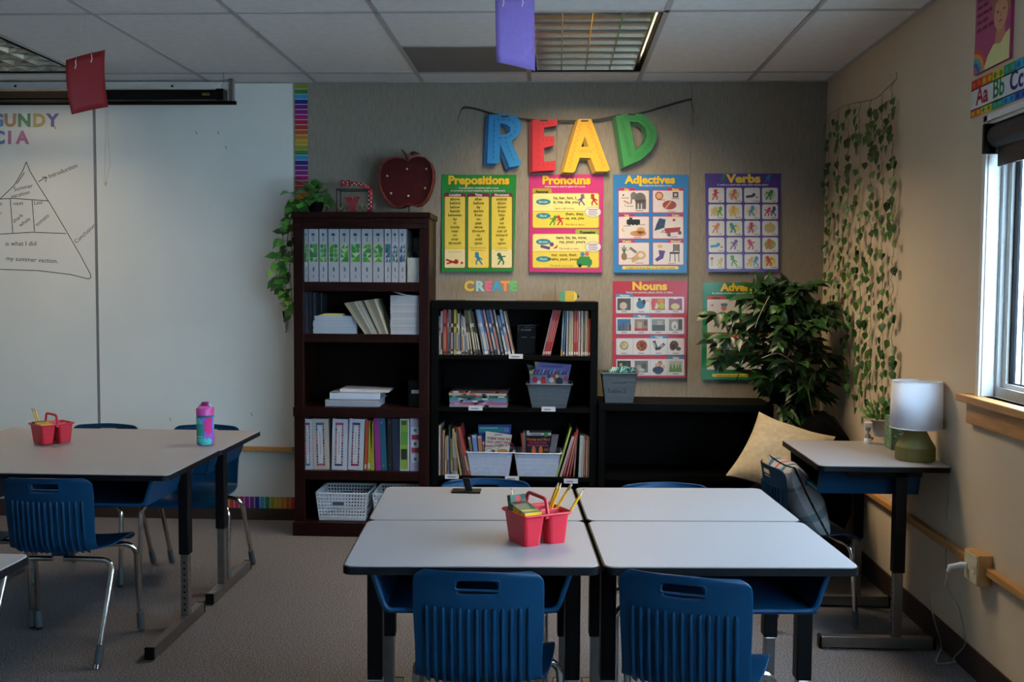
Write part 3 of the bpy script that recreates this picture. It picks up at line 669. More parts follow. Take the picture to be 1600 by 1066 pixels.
# --- first shelf: curriculum binders
GR = 'patterned white binders on the top shelf of the dark red bookcase'
def binder_decor(cs, light, seed):
    rr = random.Random(seed)
    def f(b, W, H):
        def q(x0, x1, z0, z1, c, y=-.0005): b.add([(x0, y, z0), (x1, y, z0), (x1, y, z1), (x0, y, z1)], [(0, 1, 2, 3)], c)
        for z in range(4):
            for x in range(2):
                a0, a1 = W * (.1 + .4 * x), W * (.5 + .4 * x); z0 = H * (.38 + .085 * z); z1 = z0 + H * .085; c = rr.choice(cs); k = rr.randrange(5)
                if k < 3: b.add([(a0, -.0006, z0), (a1, -.0006, z0), (a1 if k else a0, -.0006, z1)], [(0, 1, 2)], c); b.add([(a0, -.0005, z1), (a1, -.0005, z1), (a0 if k else a1, -.0005, z0)], [(0, 1, 2)], rr.choice(light))
                elif k == 3: q(a0, a1, z0, z1, c)
                else: b.add([((a0 + a1) / 2 + (a1 - a0) / 2 * math.cos(i * .8), -.0006, (z0 + z1) / 2 + (z1 - z0) / 2 * math.sin(i * .8)) for i in range(8)], [tuple(range(8))], c)
        q(W * .3, W * .62, H * .87, H * .92, '#2a3548'); q(W * .45, W * .55, H * .76, H * .85, '#6c7480'); q(W * .42, W * .6, H * .2, H * .28, '#56606c'); q(W * .44, W * .56, H * .08, H * .13, '#7c848c')
    return f
GS, GLt = ['#3f9a2e', '#2f8a3a', '#57a82e', '#2c7a3a'], ['#b5d3a0', '#cfd6c6', '#9cc48a']; BSs, BL = ['#25417a', '#2f6a8a', '#2b3f6a', '#2f7a6a'], ['#c5cdd8', '#aebccc']
bp = [(475.5, 481.5), (482.5, 497.5), (499.5, 511.5), (513.5, 529.5), (531, 546), (547.5, 564), (565.5, 581.5), (583, 599.5), (601, 611), (612.3, 622.3), (623.5, 634)]
for i, (a, b) in enumerate(bp):
    bl = i > 7
    book(a, b, 358, SH[0], YB + .035, .26, '#b9bcc4', 'white binder with %s pattern, %s from the left on the top binder shelf' % ('blue' if bl else 'green', ORD[i]), 'binder', GR, 'binder', 0, '#9a9ca0', binder_decor(BSs if bl else GS, BL if bl else GLt, i))
Y_ = YB + .03; t = thing('magazine_file', 'white cardboard file box of papers at the right end of the binder shelf', 'file box', at(645, 441, Y_))
x0, x1 = xat(636, 420, Y_), xat(655.5, 420, Y_); z0 = SH[0]; z1 = zat(645, 403, Y_)
m = MB(); m.box(x0, x1, Y_, Y_ + .002, z0, z1, '#a9a69f'); 
for xx in (x0, x1 - .002): m.add([(xx, Y_, z0), (xx + .002, Y_, z0), (xx + .002, Y_ + .24, z0), (xx, Y_ + .24, z0), (xx, Y_, z1), (xx + .002, Y_, z1), (xx + .002, Y_ + .24, z1 + .12), (xx, Y_ + .24, z1 + .12)], [(0, 3, 2, 1), (4, 5, 6, 7), (0, 1, 5, 4), (1, 2, 6, 5), (2, 3, 7, 6), (3, 0, 4, 7)], '#a9a69f')
m.box(x0, x1, Y_ + .238, Y_ + .24, z0, z1 + .12, '#a9a69f'); m.box(x0, x1, Y_, Y_ + .24, z0, z0 + .002, '#a9a69f'); m.build('file', VC, t)
m = MB(); W_ = x1 - x0
for k in range(7):
    f = .2 + k * .09; m.obox((x0 + .006 + W_ * .1 * k, Y_ + .02 + .02 * k, z0 + .01), (.001, .0, 0), (0, .18, 0), (-.018 + .003 * k, 0, .19 - .012 * k), ['#8d8b80', '#6f7068', '#a5a499', '#57584f'][k % 4])
m.build('papers', VC, t)
# --- second shelf
for i, (a, b, c) in enumerate(((476, 482, '#23303f'), (483, 488, '#1b222c'), (489, 494, '#18202b'), (495, 503, '#3a4552'))):
    book(a, b, 456 + i, SH[1], YB + .07 + (.12 if i == 3 else 0), .14, c, 'dark folder standing %s from the left on the second shelf of the dark red bookcase' % ORD[i], 'folder', 'dark folders on the second shelf', 'folder', 0, '#2d3a48')
def stack_flat(items, x0, x1, z0, Y, D, name, labels, cat, group, jit=.006, seed=1):
    rr = random.Random(seed); z = z0
    for k, (h, c, c2) in enumerate(items):
        j = rr.uniform(-jit, jit); m = MB(); m.k = .8; a, b = x0 + j, x1 + j * .6
        m.box(a, b, Y + abs(j), Y + D, z, z + h * .12, c); m.box(a + .002, b - .002, Y + .001 + abs(j), Y + D - .002, z + h * .12, z + h * .88, c2); m.box(a, b, Y + abs(j), Y + D, z + h * .88, z + h, c); z += h
        tag(m.build(name, VCM), labels(k), cat, group)
    return z
zz = zat(525, 494, YB + .05) - SH[1]; nst = 8
z = stack_flat([(zz / nst, ['#a9b0bb', '#b7bcc6', '#9aa4b0'][k % 3], '#c3c8d0') for k in range(nst)], xat(489.5, 510, YB + .05), xat(558, 510, YB + .05), SH[1], YB + .05, .2, 'notebook', lambda k: 'white spiral notebook in the second shelf stack, %s from the bottom' % ORD[k], 'notebook', 'spiral notebooks stacked on the second shelf', .006, 4)
for o in [o for o in COL.objects if o.name.startswith('notebook') and o.parent is None]:
    m = MB(); bb = [v.co for v in o.data.vertices]; xa, xb = min(p.x for p in bb), max(p.x for p in bb); ya_ = min(p.y for p in bb); h = max(p.z for p in bb)
    for sx, xx in ((-1, xa), (1, xb)):
        for k in range(9): y = ya_ + .012 + k * .02; m.tube([(xx + sx * (.006 * math.cos(a)), y, h / 2 + (h * .45) * math.sin(a)) for a in [i * .785 for i in range(9)]], .0009, 4)
    s_ = m.build('coil', BLKP); s_.parent = o
for k, (c, dz) in enumerate((('#c9bd6a', 0), ('#d3c97e', .006))):
    x0 = xat(499 + k * 5, 490, YB + .07); tag(MB().box(x0, xat(536 - k * 2, 490, YB + .07), YB + .065 + .01 * k, YB + .16, z + dz, z + dz + .006, c).build('notepad', VCM), ['yellow notepad lying on the notebook stack', 'top yellow notepad lying on the other pad'][k], 'notepad', 'yellow pads on the notebooks')
LF = ['#b5b2aa', '#c7c3b8', '#8d8b85', '#c2b48a', '#a5a39c', '#d0c9b5', '#9a958a', '#c9bfa0', '#b0aba0', '#8f8d88']
n = 16
for i in range(n):
    a = 570 + i * 2.28; c = LF[(i * 3) % 10] if i != 9 else '#3d3b35'
    book(a, a + 2.2, 474 - i * .42, SH[1], YB + .03, .22, c, 'worn paper folder leaning left, %s of sixteen beside the tall paper stack' % ORD[i], 'folder', 'paper folders leaning on the second shelf', 'folder', -33 + i * .85, c, m=VCM)
stk = zat(630, 462, YB + .03) - SH[1]; n = 11
z = stack_flat([(stk / n, ['#b5b7bd', '#b9b9ba', '#9a9da4'][k % 3], ['#bcbdc2', '#b5b5b6'][k % 2]) for k in range(n)], xat(609.5, 500, YB + .03), xat(655.5, 500, YB + .03), SH[1], YB + .03, .22, 'workbook', lambda k: 'white workbook, %s from the bottom of the tall right stack on the second shelf' % ORD[k], 'workbook', 'white workbooks in a tall stack on the second shelf', .001, 2)
m = MB(); x0, x1 = xat(609, 460, YB + .03), xat(640, 462, YB + .03)
def fn(i, j): a = i / 8; return V((x0 + (x1 - x0) * a, YB + .03 + .2 * j, z + .028 * (1 - a) ** 2 + .002))
m.grid(fn, 9, 2, '#b9bcc4'); tag(m.build('workbook', VCM, solid=.003), 'curled white booklet on top of the tall paper stack', 'workbook', 'white workbooks in a tall stack on the second shelf')
# --- third shelf
Y_ = YB + .05; zc1 = zat(555, 625.5, Y_)
m = MB(); x0, x1 = xat(508, 630, Y_), xat(592, 630, Y_); m.box(x0, x1, Y_, Y_ + .2, SH[2], zc1, '#b2b7c4')
o = tag(m.build('notebook', VCM), 'thick white spiral notebook at the bottom of the third shelf pile', 'notebook')
m = MB(); n = 42
for k in range(n): x = -(x1 - x0) / 2 + (x1 - x0) * (k + .5) / n; m.tube([(x, -.1 + .005 * math.cos(a), (zc1 - SH[2]) * (.5 + .5 * math.sin(a))) for a in [i * .785 for i in range(9)]], .0008, 4)
s_ = m.build('coil', STEEL); s_.parent = o
zc2 = zat(555, 613.5, Y_); m = MB(); x0, x1 = xat(515, 620, Y_), xat(594, 620, Y_); zc1 += .001
m.box(x0, x1, Y_ + .004, Y_ + .006, zc1, zc2, '#bcc3d2'); m.box(x0, x1, Y_ + .004, Y_ + .22, zc1, zc1 + .003, '#bcc3d2'); m.box(x0, x1, Y_ + .004, Y_ + .22, zc2 - .003, zc2, '#bcc3d2'); m.box(x0 + .003, x1 - .006, Y_ + .02, Y_ + .21, zc1 + .004, zc2 - .01, '#8a8f98')
tag(m.build('binder', VC), 'white ring binder lying flat in the third shelf pile', 'binder')
m = MB(); z3 = zc2; m.add([V((xat(530, 612, Y_), Y_ + .02, z3)), V((xat(606, 616, Y_), Y_ + .01, z3)), V((xat(606, 616, Y_), Y_ + .2, z3)), V((xat(530, 612, Y_), Y_ + .2, z3)), V((xat(530, 607.5, Y_), Y_ + .02, z3 + .018)), V((xat(606, 611, Y_), Y_ + .01, z3 + .012)), V((xat(606, 611, Y_), Y_ + .2, z3 + .012)), V((xat(530, 607.5, Y_), Y_ + .2, z3 + .018))], [(0, 3, 2, 1), (4, 5, 6, 7), (0, 1, 5, 4), (1, 2, 6, 5), (2, 3, 7, 6), (3, 0, 4, 7)], '#c2bfc0')
tag(m.build('notepad', VCM), 'white writing pad on top of the third shelf pile', 'notepad')
x0, x1 = xat(638, 620, YB + .06), BX1 - .035; t = thing('file_box', 'black box with a white label at the right end of the third shelf', 'box', ((x0 + x1) / 2, YB + .1, SH[2]))
MB().box(x0, x1, YB + .06, YB + .26, SH[2], zat(647, 595, YB + .06)).build('box', BLKP, t, bevel=.003)
MB().box(xat(643, 612, YB + .06), x1 - .001, YB + .0592, YB + .06, zat(647, 615, YB + .06), zat(647, 609.5, YB + .06), '#b5b5b5').build('label_card', VCM, t)
# --- fourth shelf
GR = 'binders on the fourth shelf of the dark red bookcase'
def label_decor(seed):
    rr = random.Random(seed); cs = ['#3a3f66', '#b02a5a', '#3f6a8a', '#c24a6a', '#8a7a6a', '#2f2f3a']
    def f(b, W, H):
        def q(x0, x1, z0, z1, c, y=-.0005): b.add([(x0 * W, y, z0 * H), (x1 * W, y, z0 * H), (x1 * W, y, z1 * H), (x0 * W, y, z1 * H)], [(0, 1, 2, 3)], c)
        q(.2, .72, .08, .93, '#d2ced0')
        for k in range(16):
            z = .08 + k * .053; q(.2, .3, z, z + .045, rr.choice(cs), -.0007); q(.62, .72, z, z + .045, rr.choice(cs), -.0007)
        q(.2, .72, .88, .93, cs[seed % 4], -.0007); q(.2, .72, .08, .12, cs[(seed + 1) % 4], -.0007); q(.43, .47, .3, .75, '#8d8a90', -.0007)
    return f
bx = (((475, 489), '#c3c2cc', 655, 1, -1), ((490.5, 515), '#c2b4a8', 655, 2, -2), ((518, 542), '#c4c4ce', 655, 3, 2), ((543.5, 567), '#c9c7cf', 655, 4, 3))
for i, ((a, b), c, tp, sd, ln) in enumerate(bx):
    book(a, b, tp, SH[3], YB + .03 + .004 * (i % 2), .26, c, ['white binder with a patterned spine label at the far left of the fourth shelf', 'cream checked binder with a patterned spine label on the fourth shelf', 'white binder with a patterned spine label right of the cream one', 'white binder with a patterned spine label beside the orange folder'][i], 'binder', GR, 'binder', ln, '#8f9098', label_decor(sd))
def flat_decor(l):
    def f(b, W, H):
        for n_, (z0, z1, x0, x1, c) in enumerate(l): y_ = -.0005 - .0003 * n_; b.add([(x0 * W, y_, z0 * H), (x1 * W, y_, z0 * H), (x1 * W, y_, z1 * H), (x0 * W, y_, z1 * H)], [(0, 1, 2, 3)], c)
    return f
for a, b, tp, c, ln, lb, dc in ((569, 573, 657, '#b8481f', 3, 'orange folder', [(.03, .12, .1, .9, '#c9c3ba')]), (574, 579, 658, '#b0a030', 3, 'yellow-green folder', [(.04, .15, .1, .9, '#d0c9bd')]), (580, 585, 658, '#a39a35', -2, 'second yellow-green folder, by the magenta one', []), (587, 595.5, 654, '#9a2a86', -3, 'magenta binder', []), (596.5, 605, 654, '#155f78', -4, 'teal binder', [(.08, .11, .3, .5, '#a5b5ba'), (.9, .93, .3, .5, '#a5b5ba')]), (606, 612.5, 654, '#0f1016', -1, 'black binder', [(.1, .12, .4, .6, '#a0a0a0'), (.92, .94, .4, .6, '#a0a0a0')]), (613.5, 624, 655, '#182442', -1, 'navy blue binder', []),
                            (625, 639.5, 654.5, '#c9cdd0', 0, 'green and white workbook binder', [(.03, .98, .06, .85, '#86a83a'), (.5, .75, .06, .85, '#5f9a34'), (.88, .96, .15, .7, '#3d4a24'), (.22, .42, .12, .75, '#1c2418')]), (641, 655, 654, '#b7a5c4', 0, 'lilac binder with red and white blocks', [(.6, .84, .1, .95, '#cfd3da'), (.6, .69, .15, .95, '#a8283f'), (.35, .44, .15, .95, '#a8283f'), (.46, .58, .15, .95, '#cfd3da'), (.16, .33, .15, .95, '#c4cdd6'), (.75, .8, .4, .7, '#3f6a8a'), (.2, .26, .4, .7, '#3f6a8a'), (.49, .55, .4, .7, '#5a5560')])):
    book(a, b, tp, SH[3], YB + .035, .25, c, lb + ' on the fourth shelf of the dark red bookcase', 'binder', GR, 'binder' if 'binder' in lb else 'folder', ln, '#a9a59c', flat_decor(dc))
# --- bottom shelf: two woven plastic baskets
def basket(x0, x1, Y, D, z0, H, label, tap=.016):
    t = thing('plastic_basket', label, 'basket', ((x0 + x1) / 2, Y + D / 2, z0), 'white woven plastic baskets on the bottom shelf')
    m = MB(); nx, nz, ny = 16, 8, 22
    def panel(A, B, A2, B2, n, slot=None):
        A, B, A2, B2 = V(A), V(B), V(A2), V(B2)
        def pt(u, w): return (A * (1 - u) + B * u) * (1 - w) + (A2 * (1 - u) + B2 * u) * w
        nrm = (B - A).cross(A2 - A).normalized() * .002
        def bar(p): m.add([q + o for o in (V((0, 0, 0)), nrm) for q in p], [(0, 1, 2, 3), (7, 6, 5, 4), (0, 4, 5, 1), (1, 5, 6, 2), (2, 6, 7, 3), (3, 7, 4, 0)])
        for k in range(nz + 1): w0, w1 = k / nz * .94, min(1, k / nz * .94 + .055); bar([pt(0, w0), pt(1, w0), pt(1, w1), pt(0, w1)])
        for k in range(n + 1):
            u0, u1 = k / (n + .42), (k + .42) / (n + .42); bar([pt(u0, 0), pt(u1, 0), pt(u1, 1), pt(u0, 1)])
        bar([pt(0, 0), pt(1, 0), pt(1, .1), pt(0, .1)])
    Z = z0 + H; i, o = tap, 0
    c = [(x0 + i, Y + i), (x1 - i, Y + i), (x1 - i, Y + D - i), (x0 + i, Y + D - i)]; d = [(x0, Y), (x1, Y), (x1, Y + D), (x0, Y + D)]
    for k in range(4):
        j = (k + 1) % 4; panel((*c[k], z0), (*c[j], z0), (*d[k], Z), (*d[j], Z), nx if k % 2 == 0 else ny)
    m.box(c[0][0], c[1][0], c[0][1], c[2][1], z0, z0 + .003); m.build('basket', WHTP, t)
    m = MB(); P = [(x, y, Z) for x, y in rrect(x0 - .003, Y - .003, x1 + .003, Y + D + .003, .015, 3)]; m.tube(P + P[:2], .0045, 6); m.build('rim', WHTP, t)
    xm = (x0 + x1) / 2 - .02
    for yy, zc in ((Y - .0015 + tap * .35, z0 + H * .62), (Y + D - .006, z0 + H * .66)):
        m = MB(); m.prism(rrect(-.032, -.009, .032, .009, .009), (xm, yy, zc), (1, 0, 0), (0, 0, 1), (0, -.0045, 0)); g = m.build('handle_slot', mat('slot_grey', '#3d454d', rough=.6), t)
    return t
Yk = YB + .03
basket(xat(493.5, 780, Yk), xat(574, 780, Yk), Yk, .27, BS, zat(535, 771, Yk) - BS, 'white woven plastic basket on the bottom shelf, fully in view')
basket(xat(582, 780, Yk), xat(655, 780, Yk), Yk, .27, BS, zat(535, 771, Yk) - BS, 'white woven plastic basket on the bottom shelf, half hidden by the desks')

# ================================================================== black bookcase
YK = 5.44; K0, K1 = at(673.3, 560, YK).x, at(934, 560, YK).x; KT = at(800, 471, YK).z
def zk(px, py, Y=YK): return at(px, py, Y).z
def xk(px, py, Y=YK): return at(px, py, Y).x
t = thing('bookcase', 'black laminate bookcase of picture books and bins in the middle of the back wall', 'bookcase', ((K0 + K1) / 2, 5.59, 0))
for a, b in ((K0, K0 + .04), (K1 - .04, K1)): MB().box(a, b, YK, 5.752, 0, KT - .045).build('side_panel', BLACKL, t, bevel=.002)
MB().box(K0, K1, YK - .002, 5.754, KT - .045, KT).build('top', BLACKL, t, bevel=.002); MB().box(K0 + .04, K1 - .04, 5.744, 5.752, 0, KT - .045).build('back_panel', BLACKL, t)
KS = [zk(800, 556), zk(800, 638), zk(800, 745.5)]
for z in KS + [.08]: MB().box(K0 + .04, K1 - .04, YK + .004, 5.744, z - .022, z).build('shelf', BLACKL, t)
for i, (px, py) in enumerate(((806, 557), (743, 638), (857, 639.5), (706, 745), (800, 748), (892, 752))):
    p = at(px, py, YK - .0005); m = MB(); m.box(p.x - .038, p.x + .038, YK - .0012, YK + .0036, p.z - .0125, p.z + .0125, '#b9bac6'); m.box(p.x - .024, p.x + .02 - .004 * (i % 3), YK - .0014, YK - .001, p.z - .004, p.z + .001, '#5a5f74')
    tag(m.build('label_card', VCM), 'white label card on the black bookcase, %s' % ['right of centre on the first shelf edge', 'under the flat stack of books', 'under the grey bin of comics', 'under the left books of the lowest shelf', 'between the two white bins', 'under the right books of the lowest shelf'][i], 'label', 'label cards on the shelf edges')
# top shelf, left run (upright to leaning)
GR = 'picture books on the top shelf of the black bookcase'
LB = [(686, 688, 494, '#8e8f8c', 0, 'grey'), (688.5, 692, 486.5, '#c9b8c0', 0, 'pale pink'), (692.5, 697.5, 484, '#b5453f', 0, 'red'), (699, 701, 484, '#8a8378', 0, 'tan'), (701.5, 704, 484, '#9a6a72', 0, 'dusty pink'), (704.5, 708, 485, '#2c2118', 0, 'dark brown'), (709, 713, 484, '#b5a53a', 0, 'yellow'), (713.5, 715.5, 486, '#3d4430', 0, 'olive'), (716, 718.5, 490, '#b5aca0', -1, 'cream'), (719, 721, 486, '#3f4a36', -1, 'dark green'), (721.5, 724, 497, '#c2bcb2', -1, 'white'), (724.5, 727, 492, '#7d8290', -4, 'grey blue'), (728, 731, 495, '#b3aeb0', -5, 'light grey'), (731.5, 735, 484, '#6a4636', -7, 'brown'), (736, 738.5, 484, '#54583c', -9, 'moss green'), (741, 744.5, 485, '#86845a', -11, 'khaki'), (745.5, 748, 484, '#24301f', -12, 'forest green'), (749, 752, 487, '#2a2c2e', -13, 'charcoal'), (755, 757.5, 484, '#9a988c', -13, 'stone grey'), (758, 763.5, 484, '#7fa3cc', -14, 'light blue'), (764, 766.5, 485, '#5a4a8a', -14, 'violet'), (768.5, 771.5, 484, '#b08a7a', -15, 'salmon'), (773.5, 778, 485, '#2b5a9c', -15, 'bright blue'), (778.5, 782, 484, '#9a8a9a', -15, 'mauve'), (784.5, 787.5, 484, '#a39a94', -15, 'taupe'), (790, 794, 493, '#5d86b5', -14, 'sky blue'), (794.5, 798.5, 484, '#9db4d6', -15, 'ice blue'), (801, 803.5, 487, '#c4b0a0', -15, 'peach')]
for i, (a, b, tp, c, ln, nm) in enumerate(LB):
    rr = random.Random(i + 50); c2 = rr.choice(['#c9c2b5', '#2a2f3a', '#b5683f', '#d0cbb5', '#4a6a8a'])
    book(a, b, tp, KS[0], YK + .03 + rr.uniform(0, .012), .19, c, 'thin %s picture book in the left run of the black bookcase\'s top shelf' % nm, 'book', GR, 'book', ln, '#c9c0ae', flat_decor([(.12, .5, .2, .8, c2), (.62, .7, .1, .9, rr.choice(['#d8d2c4', '#1f2430'])), (.02, .08, 0, 1, rr.choice(['#e0dad0', '#3a3030', '#b5a58a']))]))
RB_ = [(847, 848.5, '#8f93a3', 16.5, 483, 'grey'), (849, 851.5, '#a81f2a', 16.5, 483, 'crimson'), (852, 854.5, '#b52430', 16.5, 483, 'bright red'), (855, 857.5, '#9c1a26', 16.5, 483, 'dark red'), (858, 860, '#b03a35', 16.5, 483, 'brick red'), (876, 878.5, '#5a7f9c', 3, 486, 'green-topped blue'), (879.5, 882, '#2f5a80', 3, 486, 'deep blue'), (884.5, 886.5, '#c2c6cc', 1, 486, 'white'), (888, 891.5, '#a9a490', 1, 486, 'grey-beige'), (892, 895.5, '#b9a47a', 0, 486, 'sand'), (896.5, 899.5, '#a3252f', 0, 485, 'dark crimson'), (900, 903, '#b3303a', 0, 485, 'ruby red'), (903.5, 906, '#c9b0a8', 0, 486, 'pale rose'), (907.5, 910.5, '#b5b3a8', 0, 486, 'pale grey'), (911, 913.5, '#5a4a48', 0, 487, 'dark taupe'), (914, 916.5, '#b59a80', 0, 486, 'buff'), (917, 919, '#b5804a', 0, 487, 'ochre'), (919.5, 922, '#a0141f', 0, 498, 'short scarlet')]
for i, (a, b, c, ln, tp, nm) in enumerate(RB_):
    dc = [(.03, .09, .1, .9, '#d8cfc8'), (.3, .75, .35, .6, '#d0a8a0' if 'red' in nm or 'crimson' in nm else '#8a8578')]
    if i == 5: dc = [(.85, 1, 0, 1, '#3f7a4a'), (0, .14, 0, 1, '#c98a2f'), (.4, .7, .3, .6, '#b5c4d0')]
    book(a, b, tp, KS[0], YK + .03, .19, c, 'thin %s book in the right run of the black bookcase\'s top shelf' % nm, 'book', GR, 'book', ln, '#c9c0ae', flat_decor(dc))
Y_ = YK + .05; x0, x1 = xk(803, 530, Y_), xk(849, 530, Y_); x1 = xk(845, 530, Y_); z1 = zk(825, 508, Y_)
t = thing('display_box', 'black box with faint white outline lettering between the book runs', 'box', ((x0 + x1) / 2, Y_ + .05, KS[0]))
x0 += .012; MB().box(x0, x1 - .03, Y_ + .1, Y_ + .16, KS[0], z1 - .01).build('box', BLKP, t, bevel=.002)
p = PR(lambda x, y: at(x, y, Y_ + .0995), (0, -1, 0)); g = '#6f7580'
p.line([(810, 518), (810, 508.3), (843, 508.3)], .5, g); p.line([(820, 512), (826, 510.6), (834, 512)], .5, g)
for k in range(5): p.line([(814 + k * 3.2, 516.8), (815.5 + k * 3.2, 514 + (k % 2)), (816.6 + k * 3.2, 516.8)], .7, g)
p.line([(815, 527), (823, 527)], .8, g); p.line([(830, 527), (837, 527.5)], .8, g); p.build('outline_lettering', VC, t)
# second shelf: flat pile, grey bin of comics
Y_ = YK + .03; c6 = [('#9a94b0', '#b5a9c0'), ('#a85a6a', '#c59aa5'), ('#6f7fb5', '#7fa8c4'), ('#3f8a94', '#9cc0b5'), ('#2f4a4a', '#7fa395'), ('#b8a8a0', '#c9b8a0'), ('#4a3d42', '#6a5a58')]
nm6 = ['lilac', 'rose', 'periwinkle', 'teal', 'dark green', 'cream', 'dark mauve']; hh = (zk(745, 611, Y_) - KS[1]) / 7
for k, (c, c2) in enumerate(c6):
    rr = random.Random(k + 9); j = rr.uniform(-.004, .008); m = MB(); m.k = .75; x0, x1 = xk(702, 625, Y_) + j, xk(792, 625, Y_) + j * .7; z = KS[1] + k * hh
    m.box(x0, x1, Y_, Y_ + .2, z, z + hh * .94, c)
    for q in range(6): a = x0 + (x1 - x0) * rr.uniform(.03, .85); m.add([(a, Y_ - .0005, z + hh * .15), (a + rr.uniform(.01, .04), Y_ - .0005, z + hh * .15), (a + .03, Y_ - .0005, z + hh * .8), (a, Y_ - .0005, z + hh * .8)], [(0, 1, 2, 3)], rr.choice([c2, '#c9c2b8', '#b55a4a', '#3a4a7a', c2]))
    tag(m.build('book', VCG), 'flat %s picture book, %s from the bottom of the pile on the black bookcase' % (nm6[k], ORD[k]), 'book', 'picture books lying flat in a pile')
def bin_(px0, px1, pt, z0, Y, D, col, label, group, tap=.028, name='storage_bin'):
    x0, x1 = xk(px0, pt, Y), xk(px1, pt, Y); z1 = zk((px0 + px1) / 2, pt, Y); t = thing(name, label, 'bin', ((x0 + x1) / 2, Y + D / 2, z0), group)
    m = MB(); th = .003; i = tap
    o = [(x0, Y), (x1, Y), (x1, Y + D), (x0, Y + D)]; b = [(x0 + i, Y + i * .5), (x1 - i, Y + i * .5), (x1 - i, Y + D - i * .5), (x0 + i, Y + D - i * .5)]
    for k in range(4):
        j = (k + 1) % 4; n = V((o[j][1] - o[k][1], o[k][0] - o[j][0], 0)).normalized() * -th
        q = [V((*b[k], z0)), V((*b[j], z0)), V((*o[j], z1)), V((*o[k], z1))]; m.add(q + [p + n for p in q], [(0, 1, 2, 3), (7, 6, 5, 4), (0, 4, 5, 1), (1, 5, 6, 2), (2, 6, 7, 3), (3, 7, 4, 0)])
    m.box(b[0][0], b[1][0], b[0][1], b[2][1], z0, z0 + th)
    for k in range(1, 5):
        f = k / 5.5; xx0, xx1, yy = x0 + i * (1 - f) + .006, x1 - i * (1 - f) - .006, Y + i * .5 * (1 - f); m.box(xx0, xx1, yy - .0012, yy + .001, z0 + (z1 - z0) * f, z0 + (z1 - z0) * f + .003)
    m.build('bin', col, t); P = [(x, y, z1) for x, y in rrect(x0 - .004, Y - .004, x1 + .004, Y + D + .004, .012, 3)]
    MB().tube(P + P[:2], .0042, 6).build('rim', col, t)
    return t, x0 + i, x1 - i, z1
GB = mat('grey_bin_plastic', '#47515a', rough=.5); WBN = mat('white_bin_plastic', '#a9b0c2', rough=.45)
Y_ = YK + .02; bin_(823.5, 893, 601, KS[1], Y_, .2, GB, 'dark grey plastic bin of comic books on the black bookcase', 'bins on the black bookcase')
def upright(pq, Y, z0, th, col, name, label, group, art, cat='book', m=VCG, ctr=None, nar=.8):
    """thin book facing the room: front cover quad given in photo pixels on plane Y; continues down to z0"""
    b = PR(lambda x, y: at(x, y, Y), (0, -1, 0)); b.k = .68; (ax, ay), (bx_, by) = pq[0], pq[1]; (cx_, cy_), (dx_, dy_) = pq[2], pq[3]
    q = [at(*p, Y) for p in pq]; sd0 = (q[3] - q[0]); sd1 = (q[2] - q[1]); f0 = (z0 - q[0].z) / sd0.z; f1 = (z0 - q[1].z) / sd1.z
    b1_, b0_ = q[1] + sd1 * f1, q[0] + sd0 * f0; bc_ = V((xk(*ctr, Y), Y, z0)) if ctr else (b0_ + b1_) / 2; q2 = [q[0], q[1], bc_ + (b1_ - bc_) * nar, bc_ + (b0_ - bc_) * nar]; n = V((0, th, 0))
    b.add(q2 + [p + n for p in q2], [(3, 2, 1, 0), (4, 5, 6, 7), (0, 1, 5, 4), (1, 2, 6, 5), (2, 3, 7, 6), (3, 0, 4, 7)], col); b.L = 1; art(b); o = b.build(name, m); tag(o, label, cat, group); return o
def art1(b):
    b.poly([(836, 573), (886, 576.5), (884, 581), (836, 578)], '#6f6fae'); b.rect(828, 577, 886, 586, '#39406e'); b.L = 2
    for k in range(9): b.line([(831 + k * 5.5, 584), (834 + k * 5.5, 577.5 + (k % 3))], 1.5, ['#b5bfe0', '#c94a5a', '#8f9fd8'][k % 3])
    b.rect(828, 586, 887, 601, '#6a7a9c'); b.L = 3
    for x, y, r_, c in ((836, 593, 4.5, '#a01525'), (849, 592, 3.5, '#a3182a'), (849, 597, 4, '#b0302a'), (866, 590, 5, '#8a4a2a'), (862, 594, 4, '#c9c0b0'), (870, 588, 2.5, '#d0bfa5'), (874, 596, 6, '#16161f'), (884, 592, 4, '#8f2a3f'), (858, 588, 3, '#26306a'), (842, 598, 3, '#c4c8d4'), (830, 582, 3, '#b5b03a')): b.ell(x, y, r_, r_ * 1.1, c, 10)
upright([(827, 577), (888, 582), (886, 600), (828, 600)], Y_ + .03, KS[1] + .006, .004, '#7f84b0', 'comic_book', 'blue and red comic book, front one in the grey bin', 'comic books in the grey bin', art1, ctr=(858, 600))
upright([(835, 565), (893, 570), (891, 600), (836, 600)], Y_ + .05, KS[1] + .006, .004, '#6a63a8', 'comic_book', 'lavender comic book behind the front one in the grey bin', 'comic books in the grey bin', lambda b: (b.rect(836, 565.5, 841, 571, '#a39a3a'), b.rect(846, 571, 880, 575, '#4a4f8f')), ctr=(858, 600), nar=.7)
upright([(823, 569), (834, 573), (834, 600), (826, 600)], Y_ + .07, KS[1] + .006, .004, '#1c2c26', 'comic_book', 'dark green comic book at the back of the grey bin', 'comic books in the grey bin', lambda b: b.rect(825, 571, 831, 574, '#2f6a3f'), ctr=(858, 600), nar=.7)
